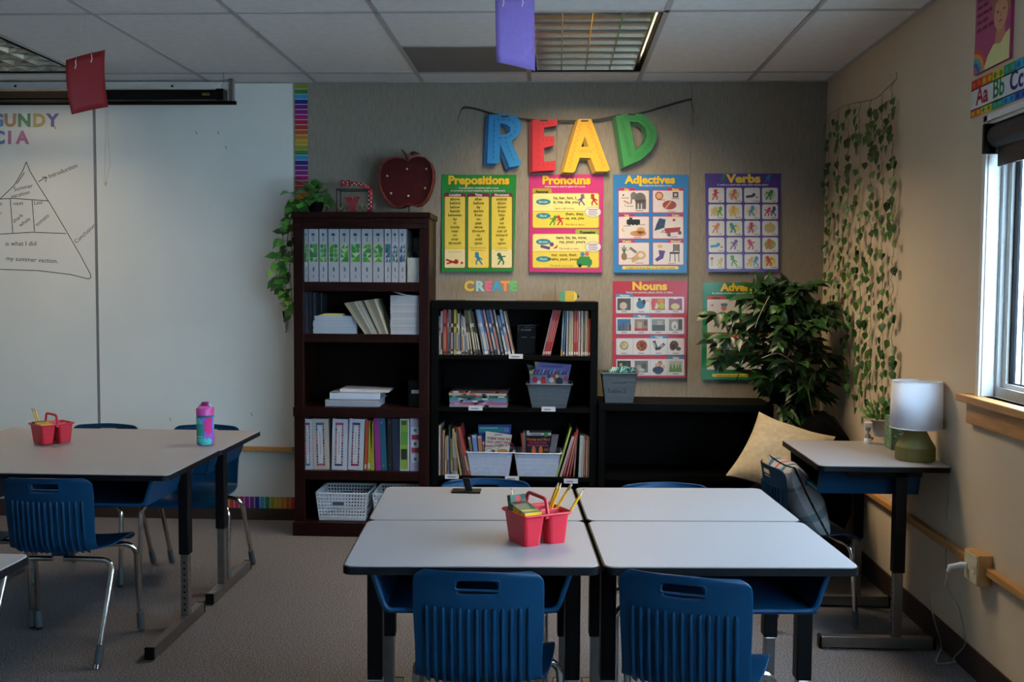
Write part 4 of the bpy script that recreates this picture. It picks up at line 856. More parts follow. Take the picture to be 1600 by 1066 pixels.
# third shelf: left run, two white bins, right run
GR = 'picture books on the lowest visible shelf of the black bookcase'
L3 = [(685.5, 688, 665, '#b5b3b0', 0, 'white'), (689, 691.5, 671, '#5a2f30', 0, 'maroon'), (692, 694, 673, '#a88a5a', 0, 'tan'), (695, 697.5, 683, '#a3813f', 0, 'mustard'), (698.5, 701.5, 681, '#8286b0', -1, 'lavender'), (702, 704, 665, '#2d4a42', -1, 'dark green'), (704.5, 707, 686, '#6f7a4a', -1, 'green'), (707.5, 710.5, 674, '#a39a8a', -1, 'beige'), (711, 715, 676, '#9aa39a', -2, 'grey-green'), (719, 722, 670, '#b08f5a', -13, 'gold'), (724, 726.5, 668, '#4a3a30', -13, 'dark brown'), (727.5, 730, 672, '#a06a4a', -14, 'rust'), (731, 735.5, 668, '#a8433f', -17, 'coral red')]
for i, (a, b, tp, c, ln, nm) in enumerate(L3):
    book(a, b, tp, KS[2], YK + .02 + .003 * (i % 3), .2, c, 'thin %s picture book at the left of the lowest visible shelf' % nm, 'book', GR, 'book', ln, '#c4bba8', flat_decor([(.1, .4, .2, .8, ['#b5a890', '#3a3f4a', '#8a5a3a'][i % 3])]))
R3 = [(868, 871, 668, '#8fae3f', 22, 'lime green'), (874, 877.5, 682, '#c2a8ac', 19, 'pale pink'), (879, 882, 676, '#8f1420', 18, 'deep red'), (884, 887, 672, '#a5202a', 16, 'bright red'), (889, 891.5, 674, '#7a1a20', 12, 'dark red'), (895, 898, 684, '#5a3320', 4, 'chestnut'), (903.5, 908, 681, '#8fb0b8', 2, 'aqua'), (908.5, 911, 682, '#b5a090', 1, 'beige'), (911.5, 914.5, 680, '#6f3f2f', 0, 'brown'), (915, 918, 682, '#80483a', 0, 'red-brown'), (918.5, 920.8, 684, '#a0958a', 0, 'grey')]
for i, (a, b, tp, c, ln, nm) in enumerate(R3):
    book(a, b, tp, KS[2], YK + .02 + .003 * (i % 3), .2, c, 'thin %s picture book at the right of the lowest visible shelf' % nm, 'book', GR, 'book', ln, '#c4bba8', flat_decor([(.05, .9, .35, .6, ['#c9c0a8', '#b59a90', '#c9a0a0'][i % 3])]))
Y_ = YK + .015
bin_(729.5, 801, 707.5, KS[2], Y_, .2, WBN, 'white plastic bin of picture books, left of the pair', 'bins on the black bookcase', .02)
bin_(803.5, 876, 709, KS[2], Y_, .2, WBN, 'white plastic bin of readers, right of the pair', 'bins on the black bookcase', .02)
GR = 'books standing in the white bins'
def art2(b):
    b.txt('THERE WAS AN', 779, 687.5, 5.2, '#8a1f2a', 'C', .045, -3); b.txt('OLD LADY WHO', 780, 693, 5.2, '#8a1f2a', 'C', .045, -3); b.txt('SWALLOWED A FLY!', 780, 698, 5.0, '#7a1a2a', 'C', .045, 3)
    b.rect(772, 679, 785, 680.3, '#a33a3a'); b.ell(785, 705, 9, 3.2, '#b5843a'); b.ell(771, 705, 3, 2, '#6a2a1f'); b.line([(759, 703), (764, 700), (770, 703), (766, 706)], .7, '#1a1a1f'); b.line([(777, 702), (782, 697)], .7, '#1a1a1f')
upright([(759, 674), (800, 680), (797, 708), (757, 708)], Y_ + .02, KS[2] + .006, .004, '#c9ccc4', 'book', 'white picture book with red title in the left white bin', GR, art2, ctr=(765, 708))
def art3(b):
    b.rect(748, 667, 790, 676, '#2f8a94'); b.L = 2; b.rect(750, 668, 778, 670, '#8fc0b8'); b.rect(788, 668, 796, 676, '#7f86c4')
upright([(747, 664), (799, 664), (800, 708), (747, 708)], Y_ + .05, KS[2] + .006, .006, '#27408f', 'book', 'blue and teal book at the back of the left white bin', GR, art3, ctr=(765, 708), nar=.75)
for i, (a, b, tp, c, nm) in enumerate(((731, 735, 683, '#7f776a', 'grey-brown'), (737, 744, 680, '#6a8fc4', 'pale blue'), (746, 752, 681, '#b57a5a', 'orange'), (753.5, 757, 690, '#8a7a80', 'mauve'))):
    upright([(a, tp), (b, tp), (b, 708), (a, 708)], Y_ + .03, KS[2] + .006, .1, c, 'book', '%s reader spine in the left white bin' % nm, GR, lambda b_, a=a, b=b, tp=tp: b_.rect(a + .5, tp - 2 + 3, b - .5, tp + 4, '#c4c6cc'), ctr=(765, 708), nar=.72)
def art4(b):
    b.rect(823, 676.5, 861, 680.5, '#b5bcc4'); b.L = 2; b.ell(825, 675.5, 2.2, 2.6, '#c4c8d0'); b.ell(853, 679, 3.6, 3.6, '#2f8a4a'); b.rect(830, 678, 846, 679.5, '#4a5060')
    b.txt('Minnie and Moo', 841, 688.5, 5.6, '#c9682f', 'C', .02); b.txt('The Case of the', 840, 693, 4.4, '#b53a7a', 'C', .02); b.txt('Missing Jelly Donut', 840, 697.3, 4.2, '#b53a7a', 'C', .02)
    for x in (834, 845): b.ell(x, 704, 3.4, 5, '#c46a3a'); b.ell(x, 699.5, 2.2, 2.2, '#c97a4a')
    b.rect(850, 701, 857, 705, '#7a4a2f')
upright([(821, 673), (862, 673), (860, 709), (819, 709)], Y_ + .02, KS[2] + .006, .004, '#17171c', 'book', 'black-covered reader with orange title in the right white bin', GR, art4, ctr=(840, 709))
for i, (a, b, tp, c, nm) in enumerate(((813.5, 817, 678, '#a34a44', 'red'), (817.6, 820.5, 676, '#9a9aa0', 'grey'), (862.5, 873, 679, '#77707e', 'mauve grey'))):
    upright([(a, tp), (b, tp), (b - .5, 709), (a - .5, 709)], Y_ + (.03 if i < 2 else .04), KS[2] + .006, .08 if i < 2 else .01, c, 'book', '%s book beside the black reader in the right white bin' % nm, GR, lambda b_: None, ctr=(840, 709), nar=.7)
# word sign and pencil block on top of it
Y_ = YK + .12; zt = KT
t = thing('word_sign', 'small sign of coloured letters spelling CREATE on top of the black bookcase', 'sign', (at(767, 470, Y_).x, Y_, zt))
MB().box(xk(728, 466, Y_), xk(806, 466, Y_), Y_ - .02, Y_ + .02, zt, zt + .012).build('base', mat('grey_sign_base', '#77736a', rough=.5), t, bevel=.002)
for ch, px, c in (('C', 733, '#c9a52c'), ('R', 749.5, '#8fb5b8'), ('E', 763, '#c9557a'), ('A', 776.5, '#2f8ab0'), ('T', 789.5, '#d9803a'), ('E', 802, '#4fa85a')):
    m = MB(); o = at(px, 454.3, Y_); U = (at(px + 10, 454.3, Y_) - o) / 10; m.text(ch, o + V((0, -.008, 0)), U, V((0, 0, U.x)), 21, c, 'C', .045); n = len(m.v)
    vs, fs, adv = GL[.045][ch]; m2 = MB()
    for k in range(1, 6): m2.text(ch, o + V((0, -.008 + k * .0025, 0)), U, V((0, 0, U.x)), 21, c, 'C', .045)
    m.v += m2.v; m.f += [[i + n for i in f] for f in m2.f]; m.c += m2.c; m.s += m2.s
    l_ = m.build('letter', VC, t); g = MB(); g.tube([(o.x, o.y, zt + .01), (o.x, o.y, o.z + .004)], .0012, 5); g.build('wire', STEEL, l_)
Y_ = YK + .1; m = MB(); z0 = KT; a = lambda x, y: at(x, y, Y_)
H_ = a(890, 455).z - z0; X0, X1, X2, X3 = a(875, 463).x, a(883, 463).x, a(897, 463).x, a(905, 463).x
t = thing('pencil_block', 'small yellow pencil-shaped block with green end on top of the black bookcase', 'ornament', ((X0 + X3) / 2, Y_, z0))
MB().box(X0, X1, Y_, Y_ + .03, z0, z0 + H_).build('ferrule', mat('green_block_paint', '#4f8a6a', rough=.5), t)
MB().box(X1, X2, Y_, Y_ + .03, z0, z0 + H_).build('body', mat('yellow_block_paint', '#b89a1f', rough=.5), t)
m = MB(); m.prism([(X2, z0), (X3, z0 + H_ * .45), (X2, z0 + H_)], (0, Y_ + .03, 0), (1, 0, 0), (0, 0, 1), (0, -.03, 0), '#c9b45a'); m.prism([(X2 + .6 * (X3 - X2), z0 + H_ * .27), (X3 + .002, z0 + H_ * .45), (X2 + .6 * (X3 - X2), z0 + H_ * .78)], (0, Y_ + .03, 0), (1, 0, 0), (0, 0, 1), (0, -.0305, 0), '#1c1a14'); m.build('tip', VC, t)

# ================================================================== low black shelf and its bin
YL = 5.40; l0, l1 = K1 + .008, 1.165; LT = at(1060, 632, YL).z
t = thing('low_shelf', 'low empty black shelf unit under the lower posters', 'shelf', ((l0 + l1) / 2, 5.58, 0))
MB().box(l0, l1, YL, 5.756, LT - .04, LT).build('top', BLACKL, t, bevel=.002)
for a, b in ((l0, l0 + .035), (l1 - .035, l1)): MB().box(a, b, YL + .004, 5.752, 0, LT - .04).build('side_panel', BLACKL, t, bevel=.002)
MB().box(l0 + .035, l1 - .035, 5.742, 5.752, 0, LT - .04).build('back_panel', BLACKL, t)
z = at(1060, 743.5, YL).z
for q in (z, .09): MB().box(l0 + .035, l1 - .035, YL + .008, 5.742, q - .03, q).build('shelf', BLACKL, t)
Y_ = YL + .03
def xk2(px, py, Y): return at(px, py, Y).x
t, bx0, bx1, bz = bin_(940.5, 996, 584, LT, Y_, .2, GB, 'dark grey bin marked Table 5 on the low black shelf', 'bin on the low shelf', .02)
p = PR(lambda x, y: at(x, y, Y_ + .0), (0, -1, 0)); p.L = 1; p.rect(957, 598.3, 979, 599.4, '#20262c')
p.txt('Table 5', 948.5, 614.5, 10, '#101418', 'L', 0.0); p.build('marker_label', VC, t, warp=lambda v_: V((v_.x, v_.y + .0085 - .01 * max(0, (v_.z - LT) / (bz - LT)), v_.z)))
# ruffled papers and a bag sticking out of the bin
m = MB(); rr = random.Random(5)
def fn(i, j):
    x = bx0 + .02 + (bx1 - bx0 - .02) * i / 9; y = Y_ + .02 + .15 * j / 6; return V((x, y, bz + .006 + .016 * math.sin(i * 1.1 + j) * math.sin(j * .9 + 1) + (.012 if 2 < i < 8 else -.006)))
m.grid(fn, 10, 7, '#3f7f86')
for k in range(12): x = bx0 + .03 + k * .01; m.tube([(x, Y_ + .02, bz + .005), (x + .012, Y_ + .06, bz + .028), (x + .03, Y_ + .12, bz + .018)], .003, 5, rr.choice(['#7fb5b8', '#2f4f58', '#a5b5b8', '#4a8a94']))
tag(m.build('cloth_bundle', VCM, solid=.002), 'striped teal cloth bundle inside the Table 5 bin', 'cloth')

# ================================================================== READ banner
YR = WY - .03
def rletter(name, outer, holes, col, side, marks, mc, label):
    t = thing('banner_letter', label, 'letter', at(outer[0][0], outer[0][1], YR), 'coloured letters of the READ banner')
    m = MB(); Fp = [at(x, y, YR) for x, y in outer]
    g = lambda L: [((at(x, y, YR)).x, (at(x, y, YR)).z) for x, y in L]
    m.prism(g(outer), (0, YR + .004, 0), (1, 0, 0), (0, 0, 1), (0, -.004, 0), col, side, [g(h) for h in holes])
    for k in range(1, 7):
        sh_ = lambda L: [(x - .95 * k, y + .55 * k) for x, y in L]
        m.prism(g(sh_(outer)), (0, YR + .004 + .0016 * k, 0), (1, 0, 0), (0, 0, 1), (0, -.0014, 0), side, side, [g(sh_(h)) for h in holes])
    m.build('body', VC, t)
    p = PR(lambda x, y: at(x, y, YR), (0, -1, 0)); p.L = 2
    for kind, pts in marks:
        if kind == 'dash':
            for a, b in zip(pts[::2], pts[1::2]): p.line([a, b], 1.5, mc)
        elif kind == 'dot':
            for x, y in pts: p.ell(x, y, 1.3, 1.3, mc, 10)
        else: p.line(pts, .8, mc)
    p.build('stitch_marks', VC, t)
    x, y = SLOT[name]; p = PR(lambda x, y: at(x, y, YR), (0, -1, 0)); p.L = 3; p.rect(x - 6, y - 1.2, x + 6, y + 1.2, '#101010', 1.1); p.build('ribbon_slot', VC, t)
SLOT = {'R': (789, 182), 'E': (850, 188.5), 'A': (913.5, 189), 'D': (987, 179)}
def lerp(a, b, t): return (a[0] + (b[0] - a[0]) * t, a[1] + (b[1] - a[1]) * t)
def dashes(pts, n):
    seg = [math.dist(a, b) for a, b in zip(pts, pts[1:])]; T_ = sum(seg); out = []
    def P(d):
        for (a, b), l in zip(zip(pts, pts[1:]), seg):
            if d <= l: return lerp(a, b, d / l)
            d -= l
        return pts[-1]
    for k in range(n): out += [P(T_ * k / n), P(T_ * (k + .55) / n)]
    return out
def zig(a, b, n, w_):
    dx, dy = b[0] - a[0], b[1] - a[1]; l = math.hypot(dx, dy); nx, ny = -dy / l * w_, dx / l * w_
    return [(a[0] + dx * k / n + nx * (1 if k % 2 else -1), a[1] + dy * k / n + ny * (1 if k % 2 else -1)) for k in range(n + 1)]
def loops(pts, n, r_):
    out = []; d = dashes(pts, n)[::2]
    for i, (x, y) in enumerate(d): out += [(x + r_ * math.cos(a * .9 + i), y + r_ * math.sin(a * .9 + i)) for a in range(7)]
    return out
rb = [(814 - 22 + 22 * math.cos(rad(a)), 197.5 + 18.5 * math.sin(rad(a))) for a in range(-80, 95, 14)]
rletter('R', [(764, 179), (790, 178.5), (803, 180), (811, 186), (815, 196), (813.5, 206), (807, 215), (799, 220), (801, 226), (815, 256), (812, 259), (796, 261.5), (781, 224), (781, 252), (778, 256), (761, 255)],
        [[(781.5, 193), (790, 194), (797, 199), (797, 206), (790, 210), (781, 211)]], '#1b7cb8', '#12568a', [('dash', dashes([(772, 186), (771, 252)], 8)), ('dash', dashes([(776, 186), (798, 188), (807, 196), (804, 208), (793, 215), (776, 216)], 9)), ('dash', dashes([(790, 221), (805, 254)], 5))], '#125a94', 'blue letter R with dashed stitching on the READ banner')
rletter('E', [(832, 187), (871, 186), (871, 196), (850, 199.5), (850, 213), (866, 213), (866, 227), (850, 231.5), (850, 253), (868, 251), (868, 266), (832, 268)], [], '#b51426', '#7d0d1a', [('dot', [(842, 194 + k * 10.5) for k in range(7)] + [(849 + k * 7, 193) for k in range(3)] + [(848 + k * 6.5, 219) for k in range(3)] + [(849 + k * 7, 258) for k in range(3)])], '#8a0f1d', 'red letter E with dotted stitching on the READ banner')
rletter('A', [(904, 186), (924, 186), (953, 265), (949, 268), (931, 268), (923, 247), (906, 246.5), (898, 268), (895, 270), (880, 269)], [[(914, 213), (920, 229.5), (908, 229.5)]], '#d3a01a', '#946e14', [('line', zig((907, 194), (889, 264), 17, 2.6)), ('line', zig((919, 194), (944, 262), 17, 2.6)), ('line', zig((904, 236), (926, 236), 8, 2.6))], '#c27a1a', 'yellow letter A with zigzag stitching on the READ banner')
db = [(982 + 42 * math.cos(rad(a)), 214 + 38 * math.sin(rad(a))) for a in range(-55, 70, 14)]
rletter('D', [(962, 181), (984, 177), (1003, 178), (1018, 190), (1026, 204), (1026, 219), (1017, 236), (1001, 250), (975, 261.5)], [[(984, 190), (997, 191), (1008, 199), (1011, 212), (1007, 223), (993, 235)]], '#27833f', '#13562a', [('line', loops([(971, 188), (986, 250)], 9, 3)), ('line', loops([(978, 184), (1003, 186), (1018, 205), (1016, 224), (1003, 240), (988, 250)], 13, 3))], '#1d6a38', 'green letter D with looped stitching on the READ banner')
P = [(715, 191), (719, 176), (724, 168.5), (740, 169.5), (770, 178), (790, 182), (815, 186), (835, 188), (850, 189), (885, 189.5), (913, 189), (940, 186.5), (965, 181), (987, 179.5), (1010, 175), (1040, 166), (1078, 155.5), (1080, 160), (1084, 178), (1082, 197)]
m = MB(); Q = smooth([at(x, y, YR + (.017 if 3 < i < 16 else .024)) for i, (x, y) in enumerate(P)], 5)
wd = .0065
m.add([p + V((0, 0, s_ * wd)) for p in Q for s_ in (-1, 1)] + [p + V((0, .0012, s_ * wd)) for p in Q for s_ in (-1, 1)], [(2 * i, 2 * i + 2, 2 * i + 3, 2 * i + 1) for i in range(len(Q) - 1)] + [(2 * len(Q) + 2 * i + 1, 2 * len(Q) + 2 * i + 3, 2 * len(Q) + 2 * i + 2, 2 * len(Q) + 2 * i) for i in range(len(Q) - 1)] + [(2 * i + 1, 2 * i + 3, 2 * len(Q) + 2 * i + 3, 2 * len(Q) + 2 * i + 1) for i in range(len(Q) - 1)])
tag(m.build('banner_ribbon', mat('black_ribbon', '#0a0a0b', rough=.5)), 'black ribbon carrying the READ letters across the grey wall', 'ribbon')

# ================================================================== grammar posters
# (the sheets bow away from the wall towards the bottom)
def poster(name, q, bgc, label, draw):
    TL, TR, BR, BL = q; p = PR(lambda x, y: at(x, y, WY - .006), (0, -1, 0)); p.k = .74; zt = at(*TL, WY).z; zb = at(*BL, WY).z
    c = [at(x, y, WY - .006) for x, y in q]; n = V((0, .001, 0))
    p.add(c + [v_ + n for v_ in c], [(3, 2, 1, 0), (4, 5, 6, 7), (0, 1, 5, 4), (1, 2, 6, 5), (2, 3, 7, 6), (3, 0, 4, 7)], bgc)
    p.L = 1; draw(p)
    return tag(p.build('grammar_poster', VCG, warp=lambda v_: V((v_.x, v_.y + .004 - .014 * (zt - v_.z) / (zt - zb), v_.z))), label, 'poster', 'grammar posters on the grey wall')
def title(p, s_, x, y, sz_, c='#f2c522', sh='#7a1f1a', xs=1.0):
    sz = sz_ * 1.06; xs *= 1.1
    p.txt(s_, x + .7, y + .6, sz, sh, 'C', .045, xs=xs); p.L += 1; p.txt(s_, x, y, sz, c, 'C', .045, xs=xs); p.L += 1
YEL = '#ead24c'; PAL = '#efe292'; DK = '#1f1c10'; WHT = '#dcd6d2'
def prepositions(p):
    title(p, 'Prepositions', 748, 287.5, 17, xs=.96)
    p.txt('A preposition combines with a noun', 748, 295, 4.2, WHT, 'C', .02); p.txt('or pronoun to show location, time, or movement.', 747, 299.3, 4.2, WHT, 'C', .02); L0 = p.L
    cols3 = [((694, 728), 'Location', 'above behind below beside between by in inside near on over through', ['I am at the pool.'], '#b52a24'), ((730.5, 765), 'Time', 'after before by during from on past since through to until upon', ['We will meet after', 'swimming lessons.'], '#2f86b8'), ((767, 801), 'Movement', 'against along down from into off on onto|out of toward up upon', ['I am getting', 'out of the pool.'], '#2f7a4a')]
    for i, ((a, b), hd, ws, cap, c) in enumerate(cols3):
        dx = .6 * i * 0; p.L = L0; p.rect(a, 301.5, b, 419.5, '#7a1f4a', 3); p.L = L0 + 1; p.rect(a + 1.2, 307.5, b - 1.2, 418.5, YEL, 2); p.L = L0 + 2
        p.rect(a + 1.2, 390, b - 1.2, 418.5, '#f0e0a8' if i != 1 else '#f3d65a', 2); p.L = L0 + 3
        m_ = (a + b) / 2; p.txt(hd, m_, 306.3, 5.2, WHT, 'C', .045)
        lst = ws.replace('|', ' ').replace('out of', 'out_of').split()
        for k, w_ in enumerate(lst): p.txt(w_.replace('_', ' '), m_, 313.2 + k * 6.25, 6.2, DK, 'C', 0.02)
        for k, s_ in enumerate(cap): p.txt(s_, m_, 388.5 + k * 3.8 + (6 if len(cap) == 1 else 0), 3.2, '#6a3a1f')
        if i == 0: p.ell(713, 409, 3.6, 3.8, c); p.line([(698, 406), (706, 409), (712, 411)], 3, c); p.line([(699, 412), (706, 410)], 2.4, c); p.ell(722, 411, 2, 2, c)
        else: p.fig(m_, 404, 20, c, i * 2)
poster('prepositions', [(690, 272.5), (807, 273), (803, 424.5), (690.5, 424.5)], '#1f8a34', 'green poster titled Prepositions with three yellow word columns', prepositions)
def pronouns(p):
    title(p, 'Pronouns', 885, 287.5, 17, xs=.98); p.txt('A pronoun is used in place of a noun.', 883, 292.8, 4.2, WHT, 'C', .02); L0 = p.L
    for k, (ya, yb) in enumerate(((301.5, 357), (365, 419.5))):
        p.L = L0
        if k == 0: p.rect(832, 294.5, 862, 306, '#b5a52f', 2)
        else: p.rect(899, 358.5, 936, 370, '#a3ad3a', 2)
        p.rect(831.5, ya, 936.5, yb, '#b08a1f', 3); p.L = L0 + 1; p.rect(832.7, ya + 1, 935.3, yb - 1.2, PAL, 3); p.L = L0 + 2
        p.rect(832.7, (ya + yb) / 2 + 1, 935.3, yb - 1.2, YEL, 3); p.L = L0 + 3; p.line([(833, (ya + yb) / 2 + 1), (935, (ya + yb) / 2 + 1)], .5, '#8a6a1a')
        for j in (0, 1): 
            yy = ya + 14 + j * 22 + (5 if k and j else 0) - (1 if k else 0); p.ell(849, yy, 11.5, 4.6, '#1f8a9c', 20)
        p.L = L0 + 4
        for j, s_ in enumerate(('Singular', 'Plural')): p.txt(s_, 849, ya + 15.5 + j * 22 + (5 if k and j else 0) - (1 if k else 0), 4.6, WHT, 'C', .02)
        p.L = L0 + 3
    T = lambda s_, x, y, z=6.4, b=0.02, c=DK: p.txt(s_, x, y, z, c, 'C', b)
    p.txt('Personal', 847, 301.5, 5.6, '#23301a', 'C', .045); p.L = L0 + 4; p.txt('Possessive', 918, 365, 5.6, '#23301a', 'C', .045)
    T('he, her, him, I,', 883, 311.5); T('it, me, she, you', 884, 317.8); T('I gave a gift to you.', 882, 327, 4.2, 0, '#6a4a1f'); T('them, they,', 898, 336.5); T('us, we, you', 898, 343); T('We like to dance.', 899, 352.5, 4.2, 0, '#8a2a1f')
    T('hers, his, its, mine,', 893, 373.5); T('my, your, yours', 894, 380); T('The book is mine.', 889, 390, 4.4, 0, '#8a2a1f'); T('our, ours, their,', 882, 400.5); T('theirs, your, yours', 881, 407); T('The green car is ours.', 878, 416.5, 4.2, 0, '#6a4a1f')
    p.fig(908, 312, 18, '#7a6a9c', 1); p.fig(928, 312, 18, '#c23a2a', 2); p.fig(864, 344, 17, '#5f9a2f', 3); p.fig(876, 344, 17, '#c92f4a', 4)
    p.line([(846, 385), (858, 388)], 4.5, '#6a4a8a'); p.ell(862, 382, 3.4, 3.4, '#6a4a8a'); p.poly([(864, 389), (872, 382), (870, 388)], '#c92f3a')
    p.ell(910, 397.5, 3.4, 3.4, '#2f86b8'); p.ell(917, 397, 3.4, 3.4, '#d0693a'); p.rect(901, 405, 925, 415, '#2f8a3a', 3); p.ell(906, 415, 3, 3, '#1f2a24'); p.ell(920, 415, 3, 3, '#6a7a8a'); p.rect(905, 401, 922, 407, '#2f8a3a', 2)
    for y in (331.5, 386): p.L = L0 + 3; p.ell(926.5, y, 13, 8.4, '#4a7a94', 20); p.L = L0 + 4; p.ell(926.5, y, 12.3, 7.8, '#e0dcd8', 20); p.L = L0 + 5; [p.rect(919 + (j % 2), y - 4.5 + j * 2.8, 934 - (j % 2) * 2, y - 3.3 + j * 2.8, '#a3505a' if j == 0 else '#8a86a0') for j in range(4)]
poster('pronouns', [(827, 273), (943.5, 272), (940, 426), (827, 425)], '#c9307c', 'magenta poster titled Pronouns with two yellow panels', pronouns)
def adjectives(p):
    title(p, 'Adjectives', 1016, 286.5, 16, xs=1.0, sh='#4a3a1a'); p.txt('An adjective describes a noun.', 1026, 291.3, 4, WHT, 'C', .02); L0 = p.L
    hd = (('Size', 'Shape'), ('Age', 'Color'), ('Weight', 'Material'))
    for r_ in range(3):
        for c_ in range(2):
            x0 = 966 + c_ * 53.5; y0 = 298 + r_ * 40.8; p.L = L0; tx = x0 if c_ == 0 else x0 + 23
            p.rect(tx, y0 - 4, tx + 26, y0 + 4, '#c41f5f', 2); p.rect(x0, y0 - .8, x0 + 48.6, y0 + 35, '#c41f5f', 1.5); p.L = L0 + 1; p.rect(x0 + .8, y0, x0 + 47.8, y0 + 34, '#e0d6d2', 1.2); p.L = L0 + 2
            p.txt(hd[r_][c_], tx + 13, y0 - .6, 4.6, '#f0d23c', 'C', .045)
            for (u, v_) in ((5, 11), (12, 24), (27, 31)) if (r_ + c_) % 2 == 0 else ((8, 14), (30, 12), (24, 32)): p.rect(x0 + u, y0 + v_, x0 + u + 12, y0 + v_ + .9, '#6a6468')
    # small pictures
    p.ell(1000, 310, 9, 9, '#6f6a68'); p.ell(990, 306, 5, 6, '#7a7573'); [p.rect(x, 312, x + 3.4, 327, '#66615f') for x in (993, 998, 1003, 1006)]; p.line([(987, 308), (986, 318)], 2, '#6f6a68'); p.ell(974, 305, 1.3, 1.3, '#1a1a1a'); p.line([(975, 314), (983, 318)], 2, '#b07a50'); p.line([(976, 319), (977, 322)], 1, '#b07a50')
    p.ell(1030, 306, 6.4, 6.4, '#9a2f2a'); p.L += 1; p.ell(1030, 306, 4.8, 4.8, '#e3b070'); p.rect(1051, 300, 1060, 309, '#5a3a34'); p.ell(1046, 320.5, 11, 7.2, '#a83a34'); p.L += 1; p.rect(1053.4, 302.4, 1057.6, 306.6, '#c9b5a8'); p.line([(1040, 325), (1048, 315)], 2.4, '#c9a07a'); p.line([(1046, 326), (1053, 316)], 2, '#6a5a34'); p.L -= 2
    p.rect(979, 343, 1000, 351, '#1f2024', 2); p.rect(983, 340, 988, 346, '#2a2a2f'); [p.ell(x, 350, 2.4, 2.4, '#4a4a50') for x in (983, 989, 995)]; p.ell(997, 365, 13, 4.6, '#c98a52'); p.ell(1001, 361, 7, 6, '#d09860'); p.ell(974, 359, 3.2, 3.6, '#e0b870'); p.L += 1; p.ell(976, 358, 2.2, 2.6, '#e0d6d2'); p.L -= 1
    p.poly([(1030, 341), (1040, 343), (1038, 356), (1032, 358), (1022, 361), (1026, 350)], '#2a4468'); p.poly([(1038, 357), (1063, 355), (1062, 362), (1040, 365)], '#a3282c'); p.ell(1045, 367, 3, 3, '#5a5456'); p.ell(1062, 364, 3, 3, '#5a5456'); p.ell(1053, 344, 2.4, 2, '#a8282c'); p.line([(1045, 357), (1034, 362)], 1, '#2a2a2a')
    p.ell(975, 401, 4.6, 6, '#8a6a48'); [p.line([(975, 396), (975 + d, 384 + abs(d))], 1.6, '#2f5a34') for d in (-3, 0, 3)]; p.ell(1001, 399, 8, 7, '#c9a574'); p.poly([(986, 404), (992, 399), (1000, 405), (988, 411)], '#c9a06a'); p.line([(985, 388), (993, 394)], 4, '#7a6a5c'); p.L += 1; p.ell(1001, 399, 4, 3.4, '#e0d0c0'); p.L -= 1
    p.ell(1031, 385, 4.4, 3, '#dfb050'); p.poly([(1029, 391), (1039, 392), (1036, 404), (1026, 409), (1023, 405), (1030, 400)], '#5a3a8a'); p.rect(1052, 382, 1061, 392, '#7a6a60'); p.rect(1046, 394, 1061, 397, '#3a2a22'); [p.line([(x, 396), (x + (-.6 if x < 1050 else .6), 409)], 1.2, '#3a2a22') for x in (1047, 1054, 1060)]; p.line([(1052, 382), (1052, 396)], 1.2, '#3a2a22'); p.line([(1061, 382), (1061, 396)], 1.2, '#3a2a22')
    p.L = L0; p.rect(972, 416, 1060, 421, YEL, 2); p.L += 1; p.txt('An adjective can tell size, shape, age, color, weight, or material.', 1016, 420, 3, DK, 'C', .02)
poster('adjectives', [(958, 272.5), (1076, 273), (1072.5, 426.5), (958, 426)], '#2f7fc0', 'blue poster titled Adjectives with six picture boxes', adjectives)
def verbs(p):
    p.fig(1130, 277, 12, '#2f7a3a', 1); p.fig(1200, 278, 12, '#2f7fc0', 3); title(p, 'Verbs', 1162, 285, 17, xs=1.12); p.txt('A verb is a word that most often shows action.', 1161, 290, 4.2, WHT, 'C', .02); L0 = p.L
    ws = 'ask climb crawl cut draw drink eat give hit laugh look mix read run skip sit stop walk wash write'.split(); cs = ['#c9283a', '#d0693a', '#3a2f6a', '#2f7a4a', '#4f9a3a', '#d9a83a', '#2f8fb8', '#2f3a7a', '#d07a2f', '#1f8a9c', '#c9283a', '#d0b03a', '#2f86b8', '#7a5aa0', '#c92f6a', '#d0703a', '#d9b53a', '#4f9a4a', '#2f8fb8', '#c2282c']
    bgs = {1: '#c9b59a', 3: '#b5c4a0', 4: '#c9c4a0', 5: '#dfc88a', 6: '#dcc8a8', 9: '#dccb7a', 10: '#b5c4cc', 11: '#b5a88a', 15: '#8fae4a', 19: '#d9c84a'}
    for k in range(20):
        r_, c_ = divmod(k, 4); x0 = 1107 + c_ * 27.9; y0 = 293.5 + r_ * 25.9; p.L = L0; p.rect(x0, y0, x0 + 24.6, y0 + 23.2, '#dcd8d2', 2.6); p.L = L0 + 1
        if k in bgs: p.ell(x0 + 12, y0 + 11, 9, 7.5, bgs[k])
        p.L = L0 + 2
        if k in (4, 7, 18): p.fig(x0 + 8, y0 + 11, 15, cs[(k + 7) % 20], 3); p.fig(x0 + 17, y0 + 11, 15, cs[k], 1)
        elif k in (2, 12): p.line([(x0 + 4, y0 + 14), (x0 + 13, y0 + 13)], 4, cs[k]); p.ell(x0 + 15, y0 + 11, 2.8, 2.8, cs[k]); p.ell(x0 + 20, y0 + 15, 2.4, 1.6, '#c98a4a')
        elif k == 16: p.line([(x0 + 5, y0 + 8), (x0 + 5, y0 + 18)], .8, '#5a5a5a'); p.ell(x0 + 5, y0 + 7, 2.2, 2.2, '#c9282c'); p.fig(x0 + 17, y0 + 12, 14, cs[k], 3)
        else: p.fig(x0 + 11, y0 + 10.5, 17, cs[k], k % 5)
        p.txt(ws[k], x0 + 18.5, y0 + 22, 4.4, '#3a3438', 'C', 0.0)
poster('verbs', [(1101.5, 271), (1221, 271), (1216, 425), (1104, 425)], '#4a2a8a', 'purple poster titled Verbs with twenty white picture squares', verbs)
